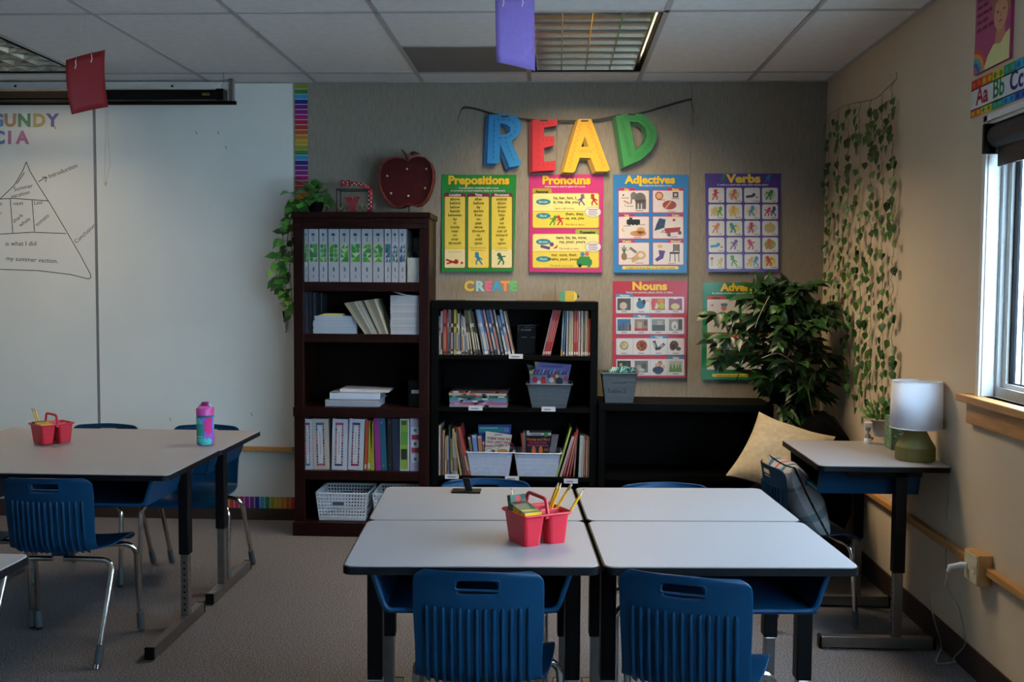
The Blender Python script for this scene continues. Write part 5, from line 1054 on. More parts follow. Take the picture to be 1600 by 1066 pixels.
def nouns(p):
    title(p, 'Nouns', 1015, 453, 16.5, xs=1.05, sh='#5a4a1a'); p.txt('Nouns are persons, places, things, or ideas.', 1015, 458.3, 4.2, WHT, 'C', .02); L0 = p.L
    for r_ in range(4):
        y0 = 464 + r_ * 32.4; p.L = L0; p.rect(962.5 + r_ * 26.6, y0 - 4.6, 989 + r_ * 26.6, y0 + 2, '#2f86b8', 1); p.rect(962, y0 - .6, 1069.5, y0 + 26.2, '#7a6a94', 1.6); p.L = L0 + 1; p.rect(962.8, y0, 1068.7, y0 + 25.4, '#d6d4d6', 1.4); p.L = L0 + 2
        p.txt(('Persons', 'Places', 'Things', 'Ideas')[r_], 976 + r_ * 26.6, y0 - .6, 4.6, WHT, 'C', .045)
        for c_ in range(4):
            x0 = 964.5 + c_ * 26.8; p.L = L0 + 2; p.rect(x0 + 6, y0 + 22.6, x0 + 15, y0 + 23.7, '#6a6470'); 
            if c_: p.line([(x0 - 2.4, y0), (x0 - 2.4, y0 + 25.4)], .5, '#8f8a94')
            if r_ == 2 or (r_ == 3 and c_ == 2) or (r_, c_) == (0, 1): continue
            bgp = {(0, 0): '#4a4844', (0, 2): '#a8683a', (0, 3): '#8a3a5a', (1, 0): '#2f6a9c', (1, 1): '#8a7a68', (1, 2): '#7a8a8f', (1, 3): '#8a8a88', (3, 0): '#2a2a28', (3, 1): '#6a6a6a', (3, 3): '#a8b5a0'}[(r_, c_)]; p.rect(x0, y0 + 2.4, x0 + 21, y0 + 20.8, bgp)
    p.L = L0 + 3
    def blob(l): 
        for (x, y, a, b, c) in l: p.ell(x, y, a, b, c, 10)
    blob([(972, 469, 2.6, 3, '#5a3a2a'), (974, 478, 6, 6, '#c4b5a8'), (999, 468, 2.4, 2.4, '#4a2f22'), (1001, 476, 7, 7, '#2f6a94'), (1006, 472, 3, 4, '#3a2a22'), (1012, 470, 3, 2, '#d0a888'), (1021, 474, 4, 8, '#c93a4a'), (1032, 470, 5, 4, '#d0803a'), (1034, 478, 5, 5, '#a8b02f'), (1025, 478, 4, 5, '#d8c8b0'), (1055, 470, 3, 3.4, '#6a4a3a'), (1055, 479, 7, 5, '#c9bb7a'), (1055, 466, 4, 2, '#d8d4d0')])
    for x, h_, c in ((967, 8, '#4a4a54'), (972, 11, '#5a4a48'), (976, 7, '#6a5a50'), (980, 12, '#8a6a54'), (983, 9, '#3a3a40')): p.rect(x, 516 - h_, x + 3, 517, c)
    p.rect(991.5, 513, 1012, 517, '#a8282c'); p.rect(996, 503, 1003, 514, '#b5a08a'); p.rect(1006, 501, 1011, 509, '#5a4a3c'); p.rect(1019, 508, 1039, 517, '#4a5054'); p.rect(1027, 501, 1035, 508, '#a8a09a'); p.ell(1054, 509, 5, 7, '#d0d0d4'); p.rect(1060, 499, 1066, 515, '#3f3a38'); p.ell(1054, 510, 2.4, 4, '#6a6a6c')
    blob([(975, 540, 7, 7, '#8a7a4a'), (975, 540, 5.8, 5.8, '#d8cb94')]); p.line([(975, 540), (975, 536)], .7, '#2a2a2a'); p.line([(975, 540), (978, 538)], .7, '#2a2a2a')
    blob([(1002.5, 540, 8.8, 8.8, '#b5602f'), (1002.5, 540, 7.4, 7.4, '#a8402c')] + [(1002.5 + 4.5 * math.cos(a), 540 + 4.5 * math.sin(a), 1.5, 1.5, '#d9b58a') for a in range(6)])
    p.line([(1022, 534), (1026, 546)], 4.4, '#1c1c20'); p.line([(1029, 545), (1037, 538)], 4.4, '#1c1c20'); p.line([(1022, 536), (1024, 542)], 1.6, '#d0d0d4'); p.line([(1032, 542), (1036, 539)], 1.6, '#d0d0d4')
    blob([(1053, 539, 7, 7, '#5a3a28'), (1060, 545, 4, 3, '#4a2f20'), (1051, 542, 5, 6, '#6a4630')])
    blob([(970, 570, 2.6, 3, '#c09a80'), (980, 570, 2.6, 3, '#5a3a2c'), (971, 577, 5, 4, '#3f8a8f'), (981, 577, 4, 4, '#5a2a2f'), (998, 574, 4, 4, '#9a9a9a'), (1006, 572, 4, 5, '#4a4a4a'), (1002, 578, 5, 3, '#b5b5b5'), (1028, 578, 9, 6, '#26304f'), (1031, 568, 4, 4.6, '#c9987a'), (1031, 565, 3.6, 2, '#c9c0b8'), (1025, 571, 1.8, 3.4, '#c9987a'), (1037, 573, 1.6, 3, '#c9987a')])
    for x in (1048, 1053, 1058, 1062): p.poly([(x - 3.4, 581), (x, 567 + (x % 3)), (x + 3.4, 581)], '#5f8a4a')
poster('nouns', [(957.5, 439.5), (1074.5, 439), (1071, 590.5), (957, 590)], '#b5182f', 'red poster titled Nouns with four rows of photographs', nouns)
def adverbs(p):
    title(p, 'Adverbs', 1157, 454.5, 15.5, xs=1.0); p.txt('An adverb modifies a verb, adjective, or another adverb.', 1160, 459.6, 4.2, WHT, 'C', .02); L0 = p.L
    for c_ in range(2):
        for r_ in range(2):
            x0 = 1105 + c_ * 54; y0 = 468 + r_ * 58.5; p.L = L0; p.rect(x0, y0 - 5, x0 + 30 + (20 if r_ else 0), y0 + 1, '#c9442f', 2); p.L = L0 + 1; p.rect(x0 - r_ * 1, y0, x0 + 49, y0 + (51.5 if r_ == 0 else 51), '#dcd4d0', 1); p.L = L0 + 2; p.txt(('When', 'Where', 'How', 'How Much')[c_ + 2 * r_], x0 + 14, y0 - .6, 4.6, '#3a1a14', 'C', .045)
    p.ell(1124, 537, 16, 7, '#a8a0c0', 20); p.L += 1
    p.ell(1131, 481, 4.2, 5, '#c9805a'); p.rect(1126, 474, 1137, 478, '#3a7fb0', 2); p.ell(1129, 493, 8, 6, '#3f6f8a'); p.rect(1121, 489, 1150, 505, '#2f8a4a', 6); p.ell(1137, 493.5, 2.2, 2.2, '#d8e0d8'); p.ell(1144.5, 493.5, 2.2, 2.2, '#d8e0d8'); p.rect(1133, 502.5, 1146, 505, '#c9c04a', 1); p.poly([(1109, 477), (1115, 476), (1114, 478.4)], '#a82a4a')
    p.fig(1128, 551, 28, '#2f86c0', 1); p.rect(1115, 571, 1129, 571.8, '#6a6468'); p.fig(1184, 492, 24, '#c9a83a', 2); p.fig(1186, 552, 26, '#a85a9c', 4)
    p.L = L0; p.rect(1112, 584, 1210, 589, YEL, 2); p.L += 1; p.txt('Adverbs tell when, where, how, or how much something is done.', 1161, 588, 3.2, DK, 'C', .02)
poster('adverbs', [(1098.5, 441.5), (1220, 442), (1216, 594), (1095.5, 593)], '#12804a', 'green poster titled Adverbs half hidden behind the leafy tree', adverbs)

# ================================================================== apple sign, ribbon frame, pothos
ZT = BT; YA = 5.6
def P_(x, y, Y=YA): q = at(x, y, Y); return (q.x, q.z)
t = thing('apple_sign', 'dark red metal apple sign with bulbs standing on the dark red bookcase', 'sign', at(638, 331, YA))
ap = [(637, 252), (629, 247), (617, 246), (605, 249), (597, 257), (593, 270), (593, 284), (596, 298), (603, 311), (611, 320), (619, 325), (628, 325), (636, 321), (641, 320), (650, 323), (659, 321), (668, 312), (674, 299), (678, 283), (678, 268), (674, 255), (665, 246), (654, 244), (645, 246)]
pts = [P_(*q) for q in ap]; n = len(pts); cxx = sum(p[0] for p in pts) / n; czz = sum(p[1] for p in pts) / n
RA = mat('dark_red_enamel', '#420807', rough=.5, noise=(18, .2), spec=.2); m = MB(); m.prism(pts, (0, YA + .06, 0), (1, 0, 0), (0, 0, 1), (0, -.055, 0)); m.build('face', RA, t)
m = MB(); inn = [(cxx + (x - cxx) * .965, czz + (z - czz) * .965) for x, z in pts]
m.prism(pts, (0, YA + .062, 0), (1, 0, 0), (0, 0, 1), (0, -.085, 0), holes=[inn]); m.build('rim', mat('orange_red_enamel', '#7a2212', rough=.4, noise=(18, .15)), t)
for (x, y) in ((636, 264), (666, 264), (605, 275), (611, 302), (638, 306), (664, 294)): q = at(x, y, YA - .002); g = MB().sphere(q, (.006, .01, .006), n=10); g.build('bulb', mat('frosted_bulb', '#c9c0b0', rough=.25), t)
q0, q1, q2 = at(637, 252, YA + .03), at(634, 242, YA + .03), at(628, 234, YA + .03); MB().tube([q0, q1, q2], .004, 8, rs=[.0055, .004, .0035]).build('stem', RA, t)
m = MB(); m.leaf(at(640, 241, YA + .03), (1, 0, .12), (0, -1, .4), .062, .03, '#3a1512', .3); m.build('sign_leaf', VC, t, solid=.002)
q = at(639, 320, YA + .03); m = MB(); m.tube([q + V((0, 0, .01)), V((q.x, YA + .03, ZT + .004))], .003, 6); m.box(q.x - .05, q.x + .05, YA, YA + .06, ZT, ZT + .004); m.build('stand', DKM, t)
YF_ = 5.5; F0, F1 = at(526, 320, YF_).x, at(577, 320, YF_).x; FT = at(550, 296, YF_).z
t = thing('wire_frame', 'small wire box frame tied with red polka-dot ribbon beside the apple sign', 'ornament', ((F0 + F1) / 2, YF_ + .05, ZT))
m = MB(); D_ = .1
for y in (YF_, YF_ + D_):
    for a, b in (((F0, FT), (F1, FT)), ((F0, ZT + .003), (F1, ZT + .003)), ((F0, FT), (F0, ZT + .003)), ((F1, FT), (F1, ZT + .003))): m.tube([(a[0], y, a[1]), (b[0], y, b[1])], .0025, 6)
for x in (F0, F1):
    for z in (FT, ZT + .003): m.tube([(x, YF_, z), (x, YF_ + D_, z)], .0025, 6)
m.build('frame', DKM, t)
rr = random.Random(3); m = MB(); gl = (ZT + .002, ZT + .055)
for k in range(46):
    a = V((rr.uniform(F0 + .01, F1 - .01), YF_ + rr.uniform(.02, .08), ZT + .004 + rr.random() * .03)); b = a + V((rr.uniform(-.022, .022), rr.uniform(-.01, .01), rr.uniform(.008, .03))); b.x = min(max(b.x, F0 + .006), F1 - .006); m.tube([a, b], .0026, 5, rr.choice(['#8a7a5c', '#a39a80', '#5c5240', '#b0a488', '#6a5a40']))
m.build('clothespin', VCM, t)
yx = (F0 + F1) / 2; g = lambda x, y: (at(x, y, YF_).x, at(x, y, YF_).z)
m = MB(); m.prism([g(537, 308), (g(547, 308)), g(549, 314), g(553, 307), g(562, 307), g(555, 320), g(554, 330), g(545, 330), g(545, 320)], (0, YF_ + .02, 0), (1, 0, 0), (0, 0, 1), (0, -.015, 0)); m.build('wooden_letter', mat('red_wood_letter', '#7c1416', rough=.5), t)
RBN = []; m = MB()
def strip(P, wd, up, c='#8a1020'):
    P = [V(p) for p in P]; up = V(up); vs = [p + up * s_ * wd for p in P for s_ in (-1, 1)]; m.add(vs, [(2 * i, 2 * i + 2, 2 * i + 3, 2 * i + 1) for i in range(len(P) - 1)], c, True)
strip([(F1 + .006, YF_ - .006, FT + .002), (F1 + .008, YF_ - .008, FT - .03), (F1 + .006, YF_ - .008, FT - .07), (F1 + .007, YF_ - .006, ZT + .006)], .012, (1, 0, 0))
bq = at(541, 288, YF_); strip([bq + V((0, -.012, -.002)), bq + V((.04, -.014, .003)), bq + V((.08, -.012, -.004)), V((F1 + .004, YF_ - .01, FT + .008))], .01, (0, 0, 1))
for s_ in (-1, 1): strip([bq + V((s_ * .026 * math.sin(a), -.012 - .008 * math.sin(a), .012 * math.sin(2 * a) * .6 + .004)) for a in [i * .314 for i in range(11)]], .011, (0, -.25, 1))
for v0 in [(F1 + .006 + .006 * (k % 2 * 2 - 1), YF_ - .0095, FT - .012 - k * .0115) for k in range(9)] + [(bq.x + .01 + k * .0125, bq.y - .0155, bq.z - .001 + .004 * (k % 2 * 2 - 1)) for k in range(9)] + [(bq.x - .012, bq.y - .021, bq.z + .008), (bq.x + .012, bq.y - .021, bq.z + .008)]: m.add([V(v0) + V((.0036 * math.cos(a), 0, .0036 * math.sin(a))) for a in [i * .785 for i in range(8)]], [tuple(range(8))], '#d8cfc8')
m.build('ribbon', VC, t, solid=.001)
def pick(rr, cs): return rr.choice(cs)
GREENS = ['#2f6a24', '#3a7a2c', '#25561f', '#4a8a34', '#1f4a1c', '#5a9a3c']
YP = 5.53; pq0 = at(492, 331, YP)
t = thing('pothos_plant', 'trailing green pothos in a black pot on the dark red bookcase corner', 'plant', (pq0.x, YP, ZT))
MB().lathe([(.035, 0), (.052, .055), (.055, .058), (.05, .056), (.03, .05)], (pq0.x, YP, ZT), 18).build('pot', BLKP, t)
lf = MB(); st = MB(); rr = random.Random(21)
top = V((pq0.x, YP, ZT + .055))
for k in range(34):
    a = rr.uniform(0, 6.28); el = rr.uniform(.1, 1.25); d = V((math.cos(a) * math.cos(el) - .25, math.sin(a) * math.cos(el) - .2, math.sin(el))); L = rr.uniform(.03, .12); e = top + d * L
    e.y = min(e.y, 5.72); st.tube([top, top + d * L * .5 + V((0, 0, .015)), e], .0016, 5, '#4a6a2a'); lf.leaf(e, d + V((0, -.3, -.5)), (0, -.5, 1), rr.uniform(.05, .075), rr.uniform(.04, .06), pick(rr, GREENS), .4)
vp = [[(480, 322), (470, 312), (458, 318), (448, 345), (442, 372), (438, 400), (432, 428), (440, 448), (456, 470), (458, 495)], [(482, 322), (466, 322), (455, 340), (450, 365), (447, 395), (446, 420), (445, 440), (447, 452)], [(482, 324), (468, 330), (456, 352), (456, 380), (454, 405), (452, 430), (456, 462), (457, 482)]]
for v_ in vp:
    pts = [at(x, y, YP - .0 if i > 2 else YP - .02) for i, (x, y) in enumerate(v_)]; pts = [V((min(p.x, BX0 - .012) if i > 2 else p.x, p.y, p.z)) for i, p in enumerate(pts)]
    sp = smooth([top] + pts, 6); st.tube(sp, .0022, 5, '#5a7a34')
    for i in range(8, len(sp), 2):
        for q in range(rr.choice((1, 1, 2))):
            d = V((rr.uniform(-1, .35), rr.uniform(-.9, .3), rr.uniform(-1, .25))); o = sp[i]; e = o + d * .018
            if e.x + d.x * .06 > BX0 - .004 and e.z < BT: d.x = -abs(d.x) * .3
            st.tube([o, e], .0012, 4, '#5a7a34'); lf.leaf(e, d, (-.1, -1, .5), rr.uniform(.045, .068), rr.uniform(.036, .052), pick(rr, GREENS + ['#7aa83a']), .35)
st.build('vine', VC, t); lf.build('foliage', LEAF, t)

# ================================================================== ivy strands on the right wall
rr = random.Random(8)
xsI = [(1297, 178, 452), (1311, 170, 470), (1327, 164, 610), (1345, 160, 636), (1362, 155, 640), (1380, 148, 646), (1396, 128, 638)]
topP = [atx(x, y, WX - .012) for x, y in ((1292, 181), (1311, 170), (1327, 163), (1352, 158), (1368, 154), (1384, 140), (1400, 124))]
m = MB().tube(smooth(topP, 5), .0016, 5, '#5a5a34'); q = topP[-1]; m.tube([q, q + V((0, 0, .03))], .003, 5, '#d0ccc4')
tag(m.build('garland_string', VC), 'thin string along the right wall from which the ivy strands hang', 'string')
IG = ['#25481d', '#315522', '#1f3c19', '#3d642b', '#4a6527', '#294d22']
for k, (px, p0, p1) in enumerate(xsI):
    t = thing('ivy_strand', 'artificial ivy strand on the right wall, %s from the room corner' % ORD[k], 'plant', atx(px, p1, WX - .02), 'ivy strands hanging on the right wall')
    st = MB(); lf = MB(); a, b = atx(px, p0, WX - .016), atx(px, p1, WX - .016); n = int((p1 - p0) / 9)
    P = [a * (1 - i / n) + b * (i / n) + V((rr.uniform(-.010, 0), rr.uniform(-.012, .012), 0)) for i in range(n + 1)]; P = [V((min(p.x, WX - .006), p.y, a.z + (b.z - a.z) * i / n)) for i, p in enumerate(P)]; P[0] = a
    st.tube(P, .0013, 5, '#6a5a34')
    for i in range(1, n + 1):
        for q in range(rr.choice((0, 1, 1, 1, 2))):
            s_ = rr.choice((-1, 1)); d = V((rr.uniform(-.35, -.05), s_ * rr.uniform(.4, 1), rr.uniform(-1, .3))); e = P[i] + d.normalized() * rr.uniform(.012, .05); e.x = min(e.x, WX - .012)
            st.tube([P[i], e], .0009, 4, '#6a5a34'); lf.leaf(e, V((rr.uniform(-.3, -.05), s_ * rr.uniform(.05, .9), -1)), (-1, -.5 + rr.uniform(-.4, .4), .3), rr.uniform(.034, .056), rr.uniform(.026, .044), pick(rr, IG), .1)
    st.build('stem', VC, t); lf.v = [V((min(p.x, WX - .004), p.y, p.z)) for p in lf.v]; lf.build('foliage', LEAF, t)

# ================================================================== ficus tree
rr = random.Random(31); fx, fy = 1.335, 5.56
t = thing('ficus_tree', 'bushy dark green artificial tree in the back right corner', 'plant', (fx, fy, 0))
MB().lathe([(.115, 0), (.15, .26), (.158, .265), (.158, .285), (.143, .285), (.14, .24), (.02, .235)], (fx, fy, 0), 24).build('pot', BLKP, t)
br = MB(); lf = MB(); br.tube(smooth([(fx, fy, .23), (fx - .02, fy - .02, .5), (1.27, 5.5, .75), (1.22, 5.43, 1.0), (1.2, 5.4, 1.25)], 5), .016, 8, '#3a2618')
br.tube(smooth([(fx + .015, fy, .23), (fx + .02, fy - .03, .55), (1.32, 5.45, .9), (1.34, 5.4, 1.15)], 5), .011, 8, '#33210f')
FG = ['#163014', '#1c3c19', '#122815', '#234519', '#2c4e20', '#152a19', '#203b21']
cen = V((1.19, 5.36, 1.08))
for k in range(105):
    a, el = rr.uniform(0, 6.283), rr.uniform(-1.25, 1.35); rx = rr.uniform(.55, 1.0)
    e = V((cen.x + .31 * rx * math.cos(a) * math.cos(el) + .02, cen.y + .3 * rx * math.sin(a) * math.cos(el), cen.z + .36 * rx * math.sin(el)))
    if k < 5: e = V((rr.uniform(.80, .9), rr.uniform(5.2, 5.4), rr.uniform(1.0, 1.25)))
    elif k < 14: e = V((rr.uniform(1.15, 1.42), rr.uniform(5.2, 5.4), rr.uniform(.68, .8)))
    e.x = min(e.x, 1.44); e.y = min(e.y, 5.68)
    if e.x < 1.2 and e.z < .84: e.z = rr.uniform(.86, 1.0)
    o = V((1.24, 5.45, max(.62, min(1.22, e.z - rr.uniform(.05, .3))))); mid = (o + e) / 2 + V((0, 0, .05))
    sp = smooth([o, mid, e], 4); br.tube(sp, .002, 4, rr.choice(['#3a2a18', '#4a3a22', '#5a4a30']))
    for i in range(3, len(sp)):
        for q in range(2 if i < len(sp) - 2 else 3):
            d = (sp[i] - sp[i - 1]).normalized() + V((rr.uniform(-1, 1), rr.uniform(-1.1, .6), rr.uniform(-1.1, .35)))
            lf.leaf(sp[i], d, (rr.uniform(-.4, .4), -.6, 1), rr.uniform(.07, .108), rr.uniform(.036, .056), pick(rr, FG), .3)
for (P) in ([(1203, 462), (1193, 480), (1184, 500), (1180, 512)], [(1270, 585), (1264, 600), (1264, 618), (1270, 648)], [(1190, 560), (1215, 552), (1240, 566)]): br.tube(smooth([at(x, y, 5.1) for x, y in P], 4), .0022, 5, '#8a7a5a')
lf.v = [V((min(p.x, WX - .006), min(p.y, WY - .012), p.z)) for p in lf.v]
br.build('trunk', VC, t); lf.build('foliage', LEAF, t)

# ================================================================== beanbag and cushions
m = MB(); rr = random.Random(2)
def fn(i, j):
    a = 2 * math.pi * i / 40; f = j / 19; ph = math.pi * f; x = math.sin(ph) * math.cos(a); y = math.sin(ph) * math.sin(a); z = (1 - math.cos(ph)) / 2
    h = .40 + .38 * max(0, min(1, (x * .35 + .12) / .22)) * (1 if y > -.6 else .7)
    w_ = 1 + .04 * math.sin(5 * a + 3 * f) + .02 * math.sin(11 * a)
    k = .86 + .14 * math.sin(ph)
    return V((1.16 + .325 * (abs(x) ** .8) * (1 if x > 0 else -1) * w_, 4.99 + .26 * (abs(y) ** .85) * (1 if y > 0 else -1) * w_, .0 + h * (z ** .8) * (1 + .015 * math.sin(7 * a + 9 * f))))
m.grid(fn, 40, 20, closed=True)
tag(m.build('beanbag_chair', mat('black_faux_fur', '#08080a', rough=.95, bump=(160, 1, .01), spec=.03), subd=1), 'black furry beanbag seat in the corner behind the right desk', 'beanbag')
def cushion(name, c, U, W, N, hw, hh, th, m_, label, col='#808080', cf=None):
    c, U, W, N = V(c), V(U).normalized(), V(W).normalized(), V(N).normalized(); m = MB(); n = 20
    def S(sgn):
        def fn(i, j):
            u, v_ = -1 + 2 * i / n, -1 + 2 * j / n; pin = 1 - .10 * (1 - abs(v_) ** 2) * abs(u) ** 3; pin2 = 1 - .10 * (1 - abs(u) ** 2) * abs(v_) ** 3
            t_ = max(0, (1 - abs(u) ** 2.2) * (1 - abs(v_) ** 2.2)) ** .5; w_ = 1 + .06 * math.sin(6 * u + 3 * v_) + .05 * math.sin(9 * v_ - 4 * u)
            return c + U * (hw * u * pin) + W * (hh * v_ * pin2) + N * (sgn * (th * t_ * w_ + .004))
        return fn
    for sg in (1, -1):
        if cf is None: m.grid(S(sg), n + 1, n + 1, col)
        else:
            f = S(sg)
            for i in range(n):
                for j in range(n): m.add([f(i, j), f(i + 1, j), f(i + 1, j + 1), f(i, j + 1)], [(0, 1, 2, 3)], cf(i, j), True)
    return tag(m.build(name, m_), label, 'cushion')
A, B, Cc = at(1187, 646, 4.90), at(1303, 684, 4.70), at(1137, 742, 4.70)
U = (B - A); W = (A - Cc); cc = (B + Cc) / 2
cushion('throw_pillow', cc + V((0, .0, 0)), U, W, U.cross(W), U.length / 2 * 1.03, W.length / 2 * 1.03, .055, mat('oatmeal_fabric', '#a8977c', rough=.95, noise=(45, .12), bump=(300, .6, .004), spec=.1), 'beige square pillow leaning on the black beanbag')

# ================================================================== things on the desks
def pencil(a, b, label, group, tip=True, col='#d9a01f', eraser_up=False):
    a, b = V(a), V(b); d = (b - a).normalized(); L = (b - a).length; t = thing('pencil', label, 'pencil', a, group)
    if eraser_up:
        MB().tube([a, b - d * .018], .0037, 6, sm=False).build('shaft', mat('pencil_' + col, col, rough=.4), t); MB().tube([b - d * .018, b - d * .008], .004, 10).build('ferrule', mat('green_ferrule', '#7fa36a', rough=.3, metal=.6), t); MB().tube([b - d * .008, b], .0038, 10).build('eraser', mat('pink_eraser', '#c98a94', rough=.8), t)
    else:
        MB().tube([a, b - d * .022], .0037, 6, sm=False).build('shaft', mat('pencil_' + col, col, rough=.4), t); MB().tube([b - d * .022, b - d * .006], .003, 6, rs=[.0037, .0013]).build('sharpened_wood', mat('pale_wood', '#d0b08a', rough=.7), t); MB().tube([b - d * .006, b], .001, 6, rs=[.0013, .0003]).build('lead', DKM, t)
    return t
def caddy(x, y, z, rz, label):
    t = thing('supply_caddy', label, 'caddy', (0, 0, 0), 'red supply caddies on the desks'); H = .083
    m = MB(); th = .003
    def cup(x0, x1, y0, y1, tp):
        o = rrect(x0, y0, x1, y1, .012, 3); b = rrect(x0 + tp, y0 + tp, x1 - tp, y1 - tp, .012, 3); n = len(o); oi = rrect(x0 + th, y0 + th, x1 - th, y1 - th, .01, 3); bi = rrect(x0 + tp + th, y0 + tp + th, x1 - tp - th, y1 - tp - th, .01, 3)
        vs = [(p[0], p[1], 0) for p in b] + [(p[0], p[1], H) for p in o] + [(p[0], p[1], H) for p in oi] + [(p[0], p[1], th) for p in bi]
        fs = [tuple(range(n))[::-1], tuple(range(3 * n, 4 * n))]
        for r_ in range(3): fs += [(r_ * n + i, r_ * n + (i + 1) % n, (r_ + 1) * n + (i + 1) % n, (r_ + 1) * n + i) for i in range(n)]
        m.add(vs, fs)
    cup(-.083, -.006, -.06, .06, .01); cup(.006, .083, -.06, -.003, .008); cup(.006, .083, .003, .06, .008)
    m.box(-.007, .007, -.06, .06, H - .012, H); m.build('tray', REDP, t, bevel=.0015)
    P = [(a, b, H) for a, b in rrect(-.088, -.065, .088, .065, .014, 4)]; MB().tube(P + P[:2], .0036, 6).build('rim', REDP, t)
    g = MB(); pts = arc([(0, -.062, H - .004), (0, -.05, H + .04), (0, .05, H + .04), (0, .062, H - .004)], 6, .014); g.tube(pts, .0055, 8); g.build('handle', REDP, t)
    t.location = (x, y, z); t.rotation_euler = (0, 0, rad(rz)); t.scale = (.84, 1, 1); return t
def crayons(M, label, m_=VC, flat=False):
    t = thing('crayon_box', label, 'box', (0, 0, 0), 'crayon boxes in the caddies'); b = MB(M); b.box(-.036, .036, -.012, .012, 0, .115, '#e0b81c')
    b.box(-.0364, .0364, -.0124, .0124, .082, .115, '#2f4a34')
    if flat: b.box(-.0362, .0362, -.0126, -.011, .006, .1148, '#36503a'); b.add([(-.034, -.01275, .02), (.034, -.01275, .012), (.034, -.01275, .03), (-.034, -.01275, .034)], [(0, 1, 2, 3)], '#a39a3a')
    b.box(-.03, .03, -.0123, .0123, .07, .074, '#2f5f34'); b.box(-.0364, .0364, -.0124, .0124, .03, .036, '#2f5f34'); b.add([(p[0], -.0128, p[1]) for p in ring(0, .1, .014, .011, 12)], [tuple(range(12))], '#b52a2a')
    b.text('Crayola', (0, -.0127, .05), (1, 0, 0), (0, 0, 1), .015, '#2f5030', 'C', .045); b.text('Crayola', (0, .0127, .05), (-1, 0, 0), (0, 0, 1), .015, '#2f5030', 'C', .045); b.box(-.03, .03, -.009, .009, .115, .116, '#7a8a4a')
    o = b.build('carton', m_, t); return t
TZ = .70
cq = atz(838, 845, TZ); RC = 30
t = caddy(cq.x, cq.y, TZ, RC, 'red plastic supply caddy with pencils on the middle desk cluster')
MC = Matrix.Translation((cq.x, cq.y, TZ)) @ Matrix.Rotation(rad(RC), 4, 'Z') @ Matrix.Scale(.84, 4, (1, 0, 0))
def mc(x, y, z): return MC @ V((x, y, z))
crayons(MC @ Matrix.Translation((-.044, -.05, .079)) @ Matrix.Rotation(rad(-82), 4, 'X') @ Matrix.Scale(.84, 4), 'front yellow crayon box lying in the middle cluster caddy', flat=True)
crayons(MC @ Matrix.Translation((-.042, .03, .034)) @ Matrix.Rotation(rad(-14), 4, 'X') @ Matrix.Scale(.76, 4), 'green-topped crayon box standing behind the other in the middle caddy')
def pto(base, px, py, Y): return base, at(px, py, Y)
Yc = cq.y + .03
GP = 'pencils in the middle caddy'
pencil(mc(.035, .03, .02), at(874, 751, Yc), 'leftmost of the two crossing yellow pencils in the middle caddy', GP)
pencil(mc(.036, .02, .02), at(878, 752, Yc - .01), 'sharpened yellow pencil just right of its twin in the middle caddy', GP)
pencil(mc(.045, .03, .02), at(893, 757, Yc), 'yellow pencil with pink eraser upward in the middle caddy', GP, eraser_up=True)
pencil(mc(.062, -.02, .02), at(913, 763, Yc - .01), 'rightmost sharpened yellow pencil in the middle caddy', GP)
pencil(mc(-.046, .048, .04), at(799, 762, Yc + .02), 'pale pencil leaning left out of the middle caddy', GP, col='#c9b58a')
TL_ = .686; cq2 = atz(81, 691, TL_); RC2 = 50
t = caddy(cq2.x, cq2.y, TL_, RC2, 'red plastic supply caddy on the left desks')
MC = Matrix.Translation((cq2.x, cq2.y, TL_)) @ Matrix.Rotation(rad(RC2), 4, 'Z') @ Matrix.Scale(.84, 4, (1, 0, 0))
crayons(MC @ Matrix.Translation((-.044, -.048, .074)) @ Matrix.Rotation(rad(-86), 4, 'X') @ Matrix.Scale(.84, 4), 'yellow crayon box lying in the left desks caddy')
GP = 'pencils in the left caddy'; 
pencil(mc(-.03, .035, .02), at(50, 637, cq2.y), 'left pencil of the crossing pair in the left caddy', GP, eraser_up=True)
pencil(mc(-.02, .035, .02), at(54, 638, cq2.y), 'right pencil of the crossing pair in the left caddy', GP, eraser_up=True)
# water bottle
bq = atz(321, 694, TL_); r_ = (336 - 307.5) / 2 / FPX * bq.y
t = thing('water_bottle', 'pink, purple and teal water bottle at the corner of the left desks', 'bottle', bq)
zb_ = lambda py: at(321, py, bq.y).z
h1, h2, h3 = zb_(651), zb_(639), zb_(628)
m = MB(); nn, mm = 28, 24
def bc(a, f):
    v_ = math.sin(a * 2 + 1.3 + 3.2 * f) + .7 * math.sin(3 * a - 4 * f + .8); return '#c9287a' if v_ > .75 else '#8a5ac4' if v_ > -.1 else '#3fb5b0'
for j in range(mm):
    for i in range(nn):
        q = []
        for (ii, jj) in ((i, j), (i + 1, j), (i + 1, j + 1), (i, j + 1)):
            a = 2 * math.pi * ii / nn; f = jj / mm; rr_ = r_ * (.9 + .1 * min(1, f * 8)) * (1 - .05 * math.sin(math.pi * f)); q.append((bq.x + rr_ * math.cos(a), bq.y + rr_ * math.sin(a), TL_ + (h1 - TL_) * f))
        m.add(q, [(0, 1, 2, 3)], bc(2 * math.pi * i / nn, j / mm), True)
m.add([(bq.x + r_ * .9 * math.cos(2 * math.pi * i / nn), bq.y + r_ * .9 * math.sin(2 * math.pi * i / nn), TL_) for i in range(nn)], [tuple(range(nn))[::-1]], '#3fb5b0')
m.build('body', VCG, t)
p = MB(); gz0, gz1 = zb_(683), zb_(661)
def lab(rad_, a0, a1, z0, z1, c):
    p.grid(lambda i, j: V((bq.x + rad_ * math.cos(a0 + (a1 - a0) * i / 6), bq.y + rad_ * math.sin(a0 + (a1 - a0) * i / 6), z0 + (z1 - z0) * j)), 7, 2, c)
lab(r_ * 1.01, rad(222), rad(282), gz0, gz1, '#2f8a80')
